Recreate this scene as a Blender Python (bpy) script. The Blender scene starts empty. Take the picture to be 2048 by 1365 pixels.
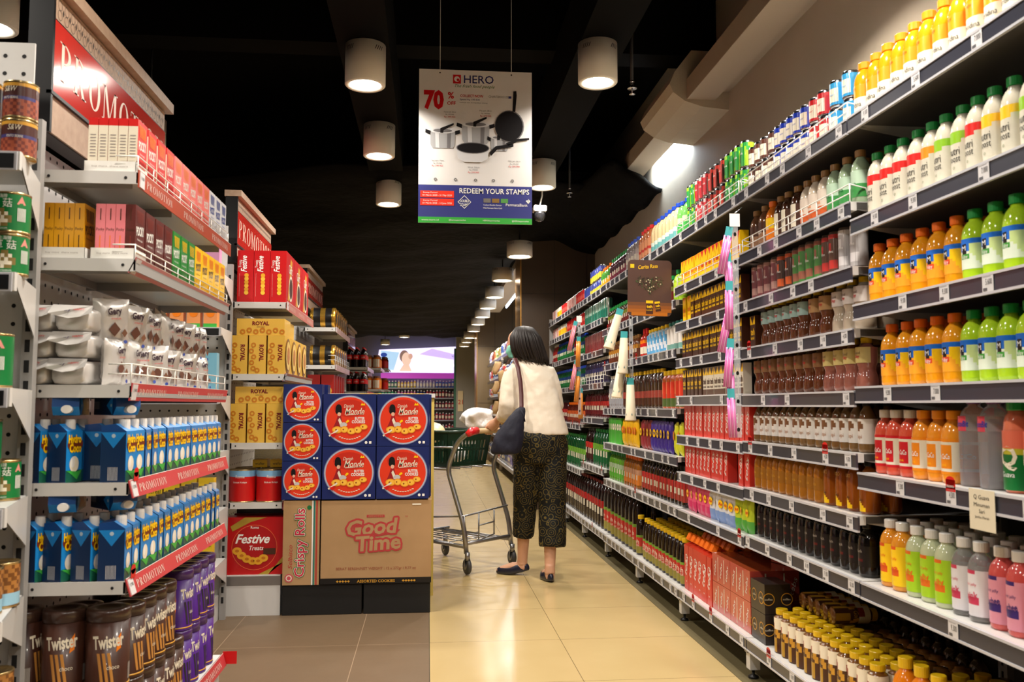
import bpy, math, random
from mathutils import Matrix, Vector
random.seed(7)
PI = math.pi
C = bpy.context.scene.collection
S = bpy.context.scene

# ------------------------------------------------------------------ camera, world, exposure
FPX, CAMH = 1750.0, 1.05
PITCH = math.atan(129.5 / FPX)
YAW = math.atan(168.0 / FPX * math.cos(PITCH))
cd = bpy.data.cameras.new('camera')
cam = bpy.data.objects.new('camera', cd); C.objects.link(cam)
cam.location = (0, 0, CAMH); cam.rotation_euler = (PI/2 + PITCH, 0, -YAW)
cd.sensor_fit = 'HORIZONTAL'; cd.sensor_width = 36; cd.lens = 36 * FPX / 2048
cd.clip_start = .05; cd.clip_end = 100
S.camera = cam
cd.dof.use_dof = True; cd.dof.focus_distance = 4.7; cd.dof.aperture_fstop = 6.3
W = bpy.data.worlds.new('store_air'); S.world = W; W.use_nodes = True
W.node_tree.nodes['Background'].inputs[0].default_value = (1, .93, .84, 1)
W.node_tree.nodes['Background'].inputs[1].default_value = .014
S.view_settings.view_transform = 'Standard'; S.view_settings.look = 'None'
S.view_settings.gamma = 1; S.view_settings.use_curve_mapping = False
S.view_settings.exposure = -0.15
DOWN_W = 25.0        # watts of one ceiling downlight

def lamp_light(x, y, z, r=.07, w=DOWN_W, col=(1, .925, .82), spread=150):
    l = bpy.data.lights.new('downlight_glow', 'AREA'); l.shape = 'DISK'; l.size = r*2
    l.energy = w; l.color = col; l.spread = math.radians(spread)
    o = bpy.data.objects.new('downlight_glow', l); C.objects.link(o); o.location = (x, y, z)
    return o

# ------------------------------------------------------------------ materials
def lin(c):
    return tuple(((v/255)/12.92 if v/255 <= .04045 else ((v/255+.055)/1.055)**2.4) for v in c)
MC = {}
def mat(name, rgb=(200, 200, 200), rough=.5, metal=0, coat=0, trans=0, emit=0, ior=1.45, noise=None, bump=None, alpha=1):
    if name in MC: return MC[name]
    m = bpy.data.materials.new(name); m.use_nodes = True; MC[name] = m
    nt = m.node_tree; b = nt.nodes['Principled BSDF']
    c = lin(rgb)
    b.inputs['Base Color'].default_value = (*c, 1)
    b.inputs['Roughness'].default_value = rough; b.inputs['Metallic'].default_value = metal
    b.inputs['Coat Weight'].default_value = coat; b.inputs['Coat Roughness'].default_value = .08
    b.inputs['Transmission Weight'].default_value = trans; b.inputs['IOR'].default_value = ior
    b.inputs['Alpha'].default_value = alpha
    if emit:
        b.inputs['Emission Color'].default_value = (*c, 1); b.inputs['Emission Strength'].default_value = emit
    if noise or bump:
        tc = nt.nodes.new('ShaderNodeTexCoord')
    if noise:      # (scale, second colour, contrast)
        n = nt.nodes.new('ShaderNodeTexNoise'); n.inputs['Scale'].default_value = noise[0]; n.inputs['Detail'].default_value = 4
        nt.links.new(tc.outputs['Object'], n.inputs['Vector'])
        r = nt.nodes.new('ShaderNodeValToRGB'); h = .5 - noise[2]/2
        r.color_ramp.elements[0].position = h; r.color_ramp.elements[1].position = 1-h
        r.color_ramp.elements[0].color = (*c, 1); r.color_ramp.elements[1].color = (*lin(noise[1]), 1)
        nt.links.new(n.outputs['Fac'], r.inputs[0]); nt.links.new(r.outputs[0], b.inputs['Base Color'])
    if bump:       # (scale, strength, distance)
        n2 = nt.nodes.new('ShaderNodeTexNoise'); n2.inputs['Scale'].default_value = bump[0]; n2.inputs['Detail'].default_value = 5
        nt.links.new(tc.outputs['Object'], n2.inputs['Vector'])
        bp = nt.nodes.new('ShaderNodeBump'); bp.inputs['Strength'].default_value = bump[1]; bp.inputs['Distance'].default_value = bump[2]
        nt.links.new(n2.outputs['Fac'], bp.inputs['Height']); nt.links.new(bp.outputs[0], b.inputs['Normal'])
    return m
def ink(r, g, b, rough=.35, coat=.15):          # printed colour
    return mat('print_%d_%d_%d' % (r, g, b), (r, g, b), rough, coat=coat)
def liq(r, g, b):                                # filled plastic or glass bottle
    return mat('bottle_%d_%d_%d' % (r, g, b), (r, g, b), .14, coat=.6)
def clr(r, g, b):                                # clear bottle
    return mat('clear_%d_%d_%d' % (min(255, r+20), min(255, g+20), min(255, b+20)), (min(255, r+25), min(255, g+25), min(255, b+25)), .06, trans=.8, ior=1.15, coat=.6)
def foil(r, g, b, me=.6, ro=.28):
    return mat('foil_%d_%d_%d' % (r, g, b), (r, g, b), ro, metal=me)
WHITE = ink(238, 236, 230); BLACK = ink(18, 17, 18); RED = ink(205, 22, 24); YEL = ink(250, 200, 10)
PAINT = mat('white_shelf_paint', (205, 203, 200), .38, coat=.1)
PAINT2 = mat('grey_shelf_paint', (150, 148, 146), .45)
RAILM = mat('slate_price_rail', (54, 55, 66), .3, coat=.3)
RAILE = mat('clear_rail_edge', (190, 190, 196), .25, coat=.3)
TAGM = mat('paper_tag', (205, 203, 205), .5)
WIRE = mat('white_wire', (225, 222, 215), .3, coat=.3)
CHROME = mat('chrome', (200, 200, 205), .18, metal=1)
DARKM = mat('dark_plastic', (20, 20, 22), .4)

# ------------------------------------------------------------------ mesh builder
TXT = {}
def text_geo(s, bold=0, shear=0):
    k = (s, bold, shear)
    if k in TXT: return TXT[k]
    cu = bpy.data.curves.new('t', 'FONT'); cu.body = s; cu.size = 1; cu.offset = bold; cu.shear = shear
    cu.resolution_u = 2; cu.align_x = 'CENTER'; cu.align_y = 'CENTER'
    o = bpy.data.objects.new('t', cu); C.objects.link(o)
    dg = bpy.context.evaluated_depsgraph_get(); dg.update()
    me = o.evaluated_get(dg).to_mesh()
    vs = [(v.co.x, v.co.y) for v in me.vertices]; fs = [tuple(p.vertices) for p in me.polygons]
    if vs:
        cx = (max(v[0] for v in vs)+min(v[0] for v in vs))/2; cy = (max(v[1] for v in vs)+min(v[1] for v in vs))/2
        w = max(v[0] for v in vs)-min(v[0] for v in vs); h = max(v[1] for v in vs)-min(v[1] for v in vs)
        vs = [(a-cx, b-cy) for a, b in vs]
    else: w = h = 1
    o.evaluated_get(dg).to_mesh_clear(); bpy.data.objects.remove(o); bpy.data.curves.remove(cu)
    TXT[k] = (vs, fs, w, h); return TXT[k]

def serif(ch):
    """polygons of a condensed roman capital in a 0..w x 0..1 box"""
    P = []
    def rc(a, b, c, d): P.append([(a, b), (c, b), (c, d), (a, d)])
    def ring(cx, cy, ro, ri, a0, a1, n=14):
        for i in range(n):
            t, u = a0+(a1-a0)*i/n, a0+(a1-a0)*(i+1)/n
            P.append([(cx+ri[0]*math.cos(t), cy+ri[1]*math.sin(t)), (cx+ro[0]*math.cos(t), cy+ro[1]*math.sin(t)),
                      (cx+ro[0]*math.cos(u), cy+ro[1]*math.sin(u)), (cx+ri[0]*math.cos(u), cy+ri[1]*math.sin(u))])
    if ch in 'PR':
        rc(.07, 0, .18, 1); rc(0, 0, .25, .035); rc(0, .965, .2, 1)
        ring(.18, .74, (.27, .26), (.16, .225), -PI/2, PI/2)
        if ch == 'R': P.append([(.2, .5), (.3, .5), (.52, 0), (.4, 0)]); rc(.37, 0, .58, .035)
        return P, (.46 if ch == 'P' else .58)
    if ch == 'O': ring(.27, .5, (.27, .52), (.155, .48), 0, 2*PI, 24); return P, .54
    if ch == 'M':
        rc(.07, 0, .11, 1); rc(.6, 0, .71, 1); rc(0, 0, .19, .035); rc(.53, 0, .78, .035); rc(0, .965, .14, 1); rc(.62, .965, .78, 1)
        P.append([(.07, 1), (.19, 1), (.41, .1), (.34, 0)]); P.append([(.34, 0), (.38, .02), (.64, 1), (.6, 1)]); return P, .78
    if ch == 'T': rc(.19, 0, .3, 1); rc(.12, 0, .37, .035); rc(0, .96, .49, 1); rc(0, .84, .025, 1); rc(.465, .84, .49, 1); return P, .49
    if ch == 'I': rc(.07, 0, .18, 1); rc(0, 0, .25, .035); rc(0, .965, .25, 1); return P, .25
    if ch == 'N':
        rc(.07, 0, .1, 1); rc(.45, 0, .48, 1); rc(0, 0, .17, .035); rc(0, .965, .1, 1); rc(.38, .965, .55, 1)
        P.append([(.07, 1), (.19, 1), (.48, 0), (.4, 0)]); return P, .55
    return P, .3

class G:
    def __init__(s): s.v = []; s.f = []; s.m = []; s.mats = []; s.sm = []; s.M = Matrix()
    def mi(s, m):
        if m not in s.mats: s.mats.append(m)
        return s.mats.index(m)
    def add(s, vs, fs, m, smooth=False):
        b = len(s.v); s.v += [s.M @ Vector(v) for v in vs]; 
        for i, f in enumerate(fs):
            s.f.append(tuple(b+j for j in f)); s.m.append(s.mi(m[i] if isinstance(m, list) else m)); s.sm.append(smooth)
    def box(s, x0, x1, y0, y1, z0, z1, m, bev=0):
        if bev:
            e = bev; vs = []; 
            for z, i in ((z0, e), (z0+e, 0), (z1-e, 0), (z1, e)):
                vs += [(x0+i+e, y0+i, z), (x1-i-e, y0+i, z), (x1-i, y0+i+e, z), (x1-i, y1-i-e, z), (x1-i-e, y1-i, z), (x0+i+e, y1-i, z), (x0+i, y1-i-e, z), (x0+i, y0+i+e, z)]
            fs = [tuple(range(7, -1, -1)), tuple(range(24, 32))]
            for k in range(3):
                for j in range(8): fs.append((k*8+j, k*8+(j+1) % 8, k*8+8+(j+1) % 8, k*8+8+j))
            s.add(vs, fs, m); return
        vs = [(x0, y0, z0), (x1, y0, z0), (x1, y1, z0), (x0, y1, z0), (x0, y0, z1), (x1, y0, z1), (x1, y1, z1), (x0, y1, z1)]
        s.add(vs, [(3, 2, 1, 0), (4, 5, 6, 7), (0, 1, 5, 4), (1, 2, 6, 5), (2, 3, 7, 6), (3, 0, 4, 7)], m)
    def lathe(s, prof, m, n=18, smooth=True, capb=True, capt=True):
        """prof: [(r, z[, mat of the band above])]"""
        vs = []; fs = []; ms = []
        for p in prof:
            for i in range(n):
                a = 2*PI*i/n; vs.append((p[0]*math.cos(a), p[0]*math.sin(a), p[1]))
        for k in range(len(prof)-1):
            mm = prof[k][2] if len(prof[k]) > 2 else m
            for i in range(n): fs.append((k*n+i, k*n+(i+1) % n, (k+1)*n+(i+1) % n, (k+1)*n+i)); ms.append(mm)
        if capb: fs.append(tuple(range(n-1, -1, -1))); ms.append(m if isinstance(m, bpy.types.Material) else prof[0][2])
        if capt: fs.append(tuple((len(prof)-1)*n+i for i in range(n))); ms.append(ms[-1] if len(prof[-1]) < 3 else prof[-1][2])
        s.add(vs, fs, ms, smooth)
    def wrap(s, R, z0, z1, fn, n=24, nz=5, R1=None):
        """label band round a bottle; fn(u -1..1, v 0..1) -> material"""
        R1 = R if R1 is None else R1
        vs = []; fs = []; ms = []
        for k in range(nz+1):
            r = R+(R1-R)*k/nz
            for i in range(n):
                a = 2*PI*i/n; vs.append((r*math.sin(a), -r*math.cos(a), z0+(z1-z0)*k/nz))
        for k in range(nz):
            for i in range(n):
                fs.append((k*n+i, k*n+(i+1) % n, (k+1)*n+(i+1) % n, (k+1)*n+i))
                u = (i+.5)/n; u = u*2 if u < .5 else u*2-2
                ms.append(fn(u, (k+.5)/nz))
        s.add(vs, fs, ms, True)
    def quad(s, x0, x1, z0, z1, m, y=0): s.add([(x0, y, z0), (x1, y, z0), (x1, y, z1), (x0, y, z1)], [(0, 1, 2, 3)], m)
    def poly(s, pts, m, y=0, R=None):
        if R: pts = [(R*math.sin(p[0]/R), -R*math.cos(p[0]/R), p[1]) for p in pts]
        else: pts = [(p[0], y, p[1]) for p in pts]
        s.add(pts, [tuple(range(len(pts)))], m)
    def disc(s, cx, cz, rx, m, y=0, rz=None, n=24, R=None):
        rz = rx if rz is None else rz
        s.poly([(cx+rx*math.cos(2*PI*i/n), cz+rz*math.sin(2*PI*i/n)) for i in range(n)], m, y, R)
    def ringd(s, cx, cz, r0, r1, m, y=0, n=32):
        for i in range(n):
            a, b = 2*PI*i/n, 2*PI*(i+1)/n
            s.poly([(cx+r0*math.cos(a), cz+r0*math.sin(a)), (cx+r1*math.cos(a), cz+r1*math.sin(a)), (cx+r1*math.cos(b), cz+r1*math.sin(b)), (cx+r0*math.cos(b), cz+r0*math.sin(b))], m, y)
    def text(s, t, cx, cz, h, m, y=0, w=None, R=None, bold=0, shear=0, rot=0, left=False):
        vs, fs, tw, th = text_geo(t, bold, shear)
        k = h/.73; kx = k if w is None else w/tw
        if left: cx += tw*kx/2
        c, d = math.cos(rot), math.sin(rot); out = []
        for a, b in vs:
            a, b = a*kx, b*k; a, b = cx+a*c-b*d, cz+a*d+b*c
            out.append((R*math.sin(a/R), -R*math.cos(a/R), b) if R else (a, y, b))
        s.add(out, fs, m)
    def serif(s, t, x0, z0, h, m, y=0, w=None, gap=.12):
        tot = sum(serif(c)[1]+gap for c in t)-gap; kx = h if w is None else w/tot; x = x0
        for c in t:
            ps, cw = serif(c)
            for p in ps: s.poly([(x+a*kx, z0+b*h) for a, b in p], m, y)
            x += (cw+gap)*kx
    def tube(s, pts, r, m, n=8, closed=False):
        pts = [Vector(p) for p in pts]; N = len(pts); vs = []; rr = r if isinstance(r, (list, tuple)) else [r]*N
        up = None
        for i in range(N):
            if closed: t = pts[(i+1) % N]-pts[i-1]
            else: t = pts[min(i+1, N-1)]-pts[max(i-1, 0)]
            t.normalize()
            if up is None:
                up = Vector((0, 0, 1)) if abs(t.z) < .9 else Vector((1, 0, 0))
            up = (up-t*up.dot(t)).normalized(); b = t.cross(up)
            for k in range(n):
                a = 2*PI*k/n; vs.append(pts[i]+(up*math.cos(a)+b*math.sin(a))*rr[i])
        fs = []
        for i in range(N if closed else N-1):
            j = (i+1) % N
            for k in range(n): fs.append((i*n+k, i*n+(k+1) % n, j*n+(k+1) % n, j*n+k))
        if not closed: fs += [tuple(range(n-1, -1, -1)), tuple((N-1)*n+k for k in range(n))]
        s.add(vs, fs, m, True)
    def loft(s, rings, m, n=20, smooth=True):
        """rings: (cx,cy,cz,rx,ry[,tiltx]) ellipses stacked roughly along z"""
        vs = []; fs = []
        for r in rings:
            for k in range(n):
                a = 2*PI*k/n; q = r[5] if len(r) > 5 else 0
                vs.append((r[0]+r[3]*math.cos(a), r[1]+r[4]*math.sin(a), r[2]+q*math.sin(a)))
        for i in range(len(rings)-1):
            for k in range(n): fs.append((i*n+k, i*n+(k+1) % n, (i+1)*n+(k+1) % n, (i+1)*n+k))
        fs += [tuple(range(n-1, -1, -1)), tuple((len(rings)-1)*n+k for k in range(n))]
        s.add(vs, fs, m, smooth)
    def mesh(s, name):
        me = bpy.data.meshes.new(name); me.from_pydata([tuple(v) for v in s.v], [], s.f)
        for m in s.mats: me.materials.append(m)
        me.polygons.foreach_set('material_index', s.m); me.polygons.foreach_set('use_smooth', s.sm)
        me.update(); return me
    def obj(s, name, parent=None, loc=None, rz=0, **tags):
        o = bpy.data.objects.new(name, s.mesh(name)); C.objects.link(o)
        if parent: o.parent = parent
        if loc: o.location = loc
        if rz: o.rotation_euler.z = rz
        for k, v in tags.items(): o[k] = v
        return o
def empty(name, loc, rz=0, **tags):
    o = bpy.data.objects.new(name, None); C.objects.link(o); o.location = loc; o.rotation_euler.z = rz; o.empty_display_size = .05
    for k, v in tags.items(): o[k] = v
    return o
def struct(name, g, **k): return g.obj(name, kind='structure', **k)

ORD = ['zeroth', 'first', 'second', 'third', 'fourth', 'fifth', 'sixth', 'seventh', 'eighth', 'ninth', 'tenth', 'eleventh', 'twelfth', 'thirteenth', 'fourteenth', 'fifteenth', 'sixteenth', 'seventeenth', 'eighteenth', 'nineteenth', 'twentieth', 'twenty-first', 'twenty-second', 'twenty-third', 'twenty-fourth', 'twenty-fifth', 'twenty-sixth', 'twenty-seventh', 'twenty-eighth', 'twenty-ninth', 'thirtieth']

# ------------------------------------------------------------------ products
class Proto:
    """a kind of article: a root mesh and its part meshes, copied for each article"""
    def __init__(s, name, cat, desc, root, parts=(), w=.06, d=None, h=.15):
        s.name, s.cat, s.desc, s.w, s.d, s.h = name, cat, desc, w, d or w, h
        s.rm = root.mesh(name); s.pm = [(n, g.mesh(n)) for n, g in parts]
        s.first = None
    def put(s, loc, rz, label, group=None, rx=0, ry=0, sc=None, parts=True):
        if s.first is None:
            o = bpy.data.objects.new(s.name, s.rm); s.first = o; kids = [bpy.data.objects.new(n, m) for n, m in s.pm]
            s.kids = kids
            if not parts: kids = []
        else:
            o = s.first.copy(); kids = [k.copy() for k in s.kids] if parts else []
        C.objects.link(o)
        o.location = loc; o.rotation_euler = (rx, ry, rz); o.scale = sc or (1, 1, 1)
        o['label'] = label; o['category'] = s.cat
        if group: o['group'] = group
        for k in kids: C.objects.link(k); k.parent = o
        return o

def bottle(name, cat, desc, H, R, body, cap, capR=.014, capH=.016, sh=.62, neck=.012, lab=None, style='straight', texts=(), n=18, far=False, capribs=True):
    """lab: (z0, z1, fn, nz); texts: (string, z, h, mat, kwargs)"""
    g = G(); zt = H-capH; rb = R
    if style == 'straight': prof = [(R*.86, 0), (R, .006), (R*.985, H*.07), (R, H*.09), (R, H*sh*.96)]
    elif style == 'hour': prof = [(R*.85, 0), (R, .008), (R, H*.22), (R*.9, H*.31), (R*.78, H*.38), (R*.8, H*.44), (R*.96, H*.52), (R, H*.62), (R*.93, H*.72)]
    elif style == 'waist': prof = [(R*.86, 0), (R, .006), (R, H*.12), (R*.93, H*.16), (R*.93, H*sh*.9), (R, H*sh*.96)]
    else: prof = [(R*.9, 0), (R, .006), (R*.97, H*.3), (R*.8, H*.55)]
    r0, z0 = prof[-1][:2]; z1 = zt-.006
    for t in (.2, .4, .6, .8, 1):
        a = t*PI/2; prof.append((neck+(r0-neck)*(math.cos(a) if style != 'slim' else 1-t), z0+(z1-z0)*(math.sin(a)*.55+t*.45)))
    prof += [(neck, zt)]
    cg = G(); cg.lathe([(capR*.97, zt-.001), (capR, zt+.001), (capR, H-.002), (capR*.93, H)], cap, 20 if not far else 12, smooth=False)
    if far:
        g.lathe(prof, body, 10); 
        if lab: g.wrap(R*(1.015 if style != 'waist' else 1.0), lab[0], lab[1], lab[2], 12, max(1, min(3, lab[3])))
        g.lathe([(capR, zt-.001), (capR, H)], cap, 10, smooth=False)
        return Proto(name, cat, desc, g, [], 2*R+.003, h=H)
    g.lathe(prof, body, n); parts = [('cap', cg)]
    if lab:
        lr = R*(.945 if style == 'waist' else 1.012); lg = G(); lg.wrap(lr, lab[0], lab[1], lab[2], 28, lab[3])
        for t in texts:
            lg.text(t[0], t[4].get('cx', 0) if len(t) > 4 else 0, t[1], t[2], t[3], R=lr+.0009, **({k: v for k, v in t[4].items() if k != 'cx'} if len(t) > 4 else {}))
        parts.append(('label_sleeve', lg))
    return Proto(name, cat, desc, g, parts, 2*R+.003, h=H)

def can(name, cat, desc, H, R, fn, nz=5, texts=(), n=20, top=None, far=False):
    g = G(); t = top or CHROME
    g.lathe([(R*.82, 0), (R*.95, .004), (R, .007), (R, H-.009), (R*.9, H-.003), (R*.9, H), (R*.84, H), (R*.83, H-.003)], t, 12 if far else n)
    g.wrap(R*1.006, .007, H-.009, fn, 14 if far else 24, nz)
    for q in texts: g.text(q[0], q[4].get('cx', 0) if len(q) > 4 else 0, q[1], q[2], q[3], R=R*1.006+.0009, **({k: v for k, v in q[4].items() if k != 'cx'} if len(q) > 4 else {}))
    return Proto(name, cat, desc, g, [], 2*R+.002, h=H)

def carton(name, cat, desc, w, d, h, side, front=None, top=None, deco=None, sidedeco=None, bev=.001):
    """deco(g): adds the print, on the plane y = -d/2 - .0006"""
    g = G(); x, y = w/2, d/2
    vs = [(-x, -y, 0), (x, -y, 0), (x, y, 0), (-x, y, 0), (-x, -y, h), (x, -y, h), (x, y, h), (-x, y, h)]
    g.add(vs, [(3, 2, 1, 0), (4, 5, 6, 7), (0, 1, 5, 4), (1, 2, 6, 5), (2, 3, 7, 6), (3, 0, 4, 7)], [side, top or side, front or side, side, side, side])
    if deco:
        g.M = Matrix.Translation((0, -y-.0006, 0)); deco(g)
    if sidedeco:     # print on both narrow sides
        for sgn in (-1, 1):
            g.M = Matrix.Rotation(sgn*PI/2, 4, 'Z') @ Matrix.Translation((0, -x-.0006, 0)); sidedeco(g)
    g.M = Matrix()
    return Proto(name, cat, desc, g, [], w+.002, d+.002, h)

def bag(name, cat, desc, w, h, t, m, deco=None, seed=1, crimp=.012):
    """pillow bag standing up, front to -Y, with flat crimped ends"""
    rnd = random.Random(seed); nx, nz = 9, 11; g = G(); vs = []; fs = []
    for sd in (-1, 1):
        for k in range(nz+1):
            for i in range(nx+1):
                u, v = i/nx*2-1, k/nz*2-1
                p = max(0, (1-abs(u)**2.6))*max(0, 1-abs(v)**3.5)
                p = p**.55 if p > 0 else 0
                j = (rnd.random()-.5)*.009 if abs(u) < 1 and abs(v) < .95 else (rnd.random()-.5)*.003
                vs.append((u*w/2*(1-.06*math.cos(v*2)*(abs(v) < .9)), sd*t/2*p+j*.6+(rnd.random()-.5)*.002*(abs(v) > .9), (v+1)/2*h))
    N = (nx+1)*(nz+1)
    for sd in (0, 1):
        for k in range(nz):
            for i in range(nx):
                a = sd*N+k*(nx+1)+i; q = (a, a+1, a+nx+2, a+nx+1); fs.append(q if sd == 0 else q[::-1])
    ms = [m(((f[0] % N) % (nx+1)+.5)/nx, ((f[0] % N)//(nx+1)+.5)/nz) if callable(m) else m for f in fs]
    g.add(vs, fs, ms, True)
    if deco:
        g.M = Matrix.Translation((0, -t/2-.004, 0)); deco(g); g.M = Matrix()
    return Proto(name, cat, desc, g, [], w, t, h)

# ================================================================== the setting
def tile_mat(name, c, c2, rough, mortar, off=(0, 0), gloss=.5):
    m = bpy.data.materials.new(name); m.use_nodes = True; nt = m.node_tree; b = nt.nodes['Principled BSDF']
    tc = nt.nodes.new('ShaderNodeTexCoord'); mp = nt.nodes.new('ShaderNodeMapping'); mp.inputs['Location'].default_value = (off[0], off[1], 0)
    br = nt.nodes.new('ShaderNodeTexBrick'); br.offset = 0; br.squash = 1
    br.inputs['Scale'].default_value = 1; br.inputs['Brick Width'].default_value = .6; br.inputs['Row Height'].default_value = .6
    br.inputs['Mortar Size'].default_value = .0016; br.inputs['Mortar Smooth'].default_value = .3
    n = nt.nodes.new('ShaderNodeTexNoise'); n.inputs['Scale'].default_value = 3.5; n.inputs['Detail'].default_value = 6
    mx = nt.nodes.new('ShaderNodeMix'); mx.data_type = 'RGBA'
    mx.inputs['A'].default_value = (*lin(c), 1); mx.inputs['B'].default_value = (*lin(c2), 1)
    nt.links.new(tc.outputs['Object'], mp.inputs[0]); nt.links.new(mp.outputs[0], br.inputs['Vector']); nt.links.new(tc.outputs['Object'], n.inputs['Vector'])
    nt.links.new(n.outputs['Fac'], mx.inputs['Factor']); nt.links.new(mx.outputs['Result'], br.inputs['Color1']); nt.links.new(mx.outputs['Result'], br.inputs['Color2'])
    br.inputs['Mortar'].default_value = (*lin(mortar), 1)
    nt.links.new(br.outputs['Color'], b.inputs['Base Color'])
    n2 = nt.nodes.new('ShaderNodeTexNoise'); n2.inputs['Scale'].default_value = 9
    mr = nt.nodes.new('ShaderNodeMapRange'); mr.inputs['To Min'].default_value = rough-.05; mr.inputs['To Max'].default_value = rough+.08
    nt.links.new(tc.outputs['Object'], n2.inputs['Vector']); nt.links.new(n2.outputs['Fac'], mr.inputs['Value']); nt.links.new(mr.outputs[0], b.inputs['Roughness'])
    b.inputs['Specular IOR Level'].default_value = gloss
    return m
TILE = tile_mat('polished_beige_tile', (188, 165, 118), (178, 154, 106), .2, (110, 92, 62), (0, .21))
TILE_B = tile_mat('matt_brown_tile', (108, 89, 68), (99, 81, 61), .42, (150, 128, 104), (.3, .22), .35)
TILE_D = tile_mat('dark_border_tile', (104, 94, 66), (96, 86, 60), .4, (70, 60, 40), (0, .21), .4)
g = G(); g.box(.015, 1.2, -3, 24.8, -.1, 0, TILE); struct('floor', g)
g = G(); g.box(-6, .012, -3, 6.6, -.1, 0, TILE_B); g.box(-6, .012, 6.6, 24.8, -.1, 0, TILE); g.box(.012, .015, -3, 24.8, -.1, -.0005, DARKM); struct('floor_left', g)
g = G(); g.box(1.2, 1.9, -3, 24.8, -.1, 0, TILE_D); struct('floor_right', g)
CEIL = mat('black_ceiling_paint', (5, 4, 4), .8)
g = G(); g.box(-6, 1.9, -3, 24.8, 3.5, 3.6, CEIL); struct('ceiling', g)
WALLM = mat('beige_wall_paint', (192, 178, 158), .7, noise=(1.3, (182, 168, 148), .3), bump=(30, .15, .004))
g = G(); g.box(1.72, 1.9, -3, 8.9, 0, 3.5, WALLM); struct('wall_right', g)
BROWN = mat('brown_wall_cladding', (70, 54, 38), .5, noise=(2, (60, 46, 32), .4))
GREYBR = mat('taupe_wall_cladding', (128, 108, 80), .45)
g = G(); g.box(1.95, 2.05, 8.9, 24.8, 0, 3.5, GREYBR); struct('wall_right_rear', g)
g = G(); g.box(-6.1, -6, -3, 24.8, 0, 3.5, mat('dim_wall', (70, 64, 58), .8)); struct('wall_left', g)
g = G(); g.box(-6, 2, 24.7, 24.8, 0, 3.5, mat('back_wall_paint', (120, 116, 125), .7)); struct('wall_back', g)
BRASS = mat('brushed_brass', (212, 160, 86), .28, metal=.9, bump=(60, .1, .002))
def pillar(n, y0, y1, m):
    g = G(); g.box(.95, 1.98, y0, y1, 0, 3.5, m)
    for k in range(1, 3): g.box(.95+.34*k, .954+.34*k, y0-.002, y0, 0, 3.5, DARKM)
    g.box(.95, 1.98, y0-.002, y0, 2.2, 2.204, DARKM); g.box(.95, 1.98, y0-.002, y0, 1.1, 1.104, DARKM)
    struct(n, g)
    g = G(); g.box(.936, .95, y0+.002, y1, 0, 3.3, BRASS); struct('trim_1', g)
pillar('column', 8.9, 9.4, BROWN)
pillar('column', 17.0, 17.7, GREYBR)
g = G(); g.box(.75, 1.3, 23.7, 24.1, 0, 3.4, mat('grey_pillar_paint', (150, 146, 138), .6)); g.box(.70, .75, 23.7, 24.1, 0, 2.6, mat('green_edge', (60, 110, 90), .4)); struct('column', g)
g = G(); g.box(.8, .94, 23.69, 23.7, .9, 1.45, mat('cream_board', (225, 205, 165), .5)); g.text('21', .87, 1.15, .12, RED, y=23.685); struct('trim_2', g)

# pelmets along the right wall, the cross duct between them, and the tubes behind
PELM = mat('pelmet_paint', (176, 160, 140), .7)
g = G(); g.box(1.47, 1.64, -2, 4.95, 2.81, 2.93, PELM, .002); g.box(1.64, 1.72, -2, 4.95, 2.86, 2.9, PELM); struct('trim_3', g)
g = G(); g.box(1.47, 1.64, 5.45, 6.58, 2.815, 2.93, PELM, .002); struct('trim_4', g)
g = G()
prof = [(1.40, 2.97), (1.37, 2.9), (1.39, 2.85), (1.46, 2.8), (1.56, 2.77), (1.72, 2.755), (1.72, 3.1), (1.5, 3.1)]
n = len(prof); vs = [(a, 4.8, b) for a, b in prof]+[(a+.0, 5.5, b) for a, b in prof]
g.add(vs, [tuple(range(n)), tuple(range(2*n-1, n-1, -1))]+[(i, i+n, (i+1) % n+n, (i+1) % n) for i in range(n)], mat('duct_plaster', (186, 170, 145), .8, bump=(14, .4, .02)))
struct('beam_1', g)
g = G(); g.tube([(1.69, 2.2, 3.05), (1.66, 4.7, 3.0)], .022, PELM, 10); struct('trim_5', g)
def strip_light(name, x, y0, y1, z, w, col, label):
    t = empty(name, (x, (y0+y1)/2, z), label=label, category='tube light')
    g = G(); g.box(-.02, .03, -(y1-y0)/2, (y1-y0)/2, .02, .05, WHITE); g.obj('housing', t)
    g = G(); g.tube([(0, -(y1-y0)/2+.03, 0), (0, (y1-y0)/2-.03, 0)], .013, mat('cool_tube', (205, 225, 255), emit=18)); g.obj('tube', t)
    l = bpy.data.lights.new('tube_glow', 'AREA'); l.shape = 'RECTANGLE'; l.size = .05; l.size_y = (y1-y0)*.95; l.energy = w; l.color = col
    o = bpy.data.objects.new('tube_glow', l); C.objects.link(o); o.location = (x+.01, (y0+y1)/2, z-.03); o.rotation_euler = (0, math.radians(-35), 0)
    return t
strip_light('tube_light', 1.675, 5.5, 6.5, 2.93, 30, (.72, .87, 1), 'cool white fluorescent tube behind the short pelmet on the beige wall')
strip_light('tube_light', 1.3, 9.8, 14.6, 2.7, 60, (.85, .9, 1), 'cool white tube above the pelmet beyond the brown column')
g = G(); g.box(1.02, 1.2, 9.7, 15.2, 2.68, 2.76, PELM); g.box(1.2, 1.24, 9.7, 15.2, 2.68, 2.8, PELM); struct('trim_6', g)

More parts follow.
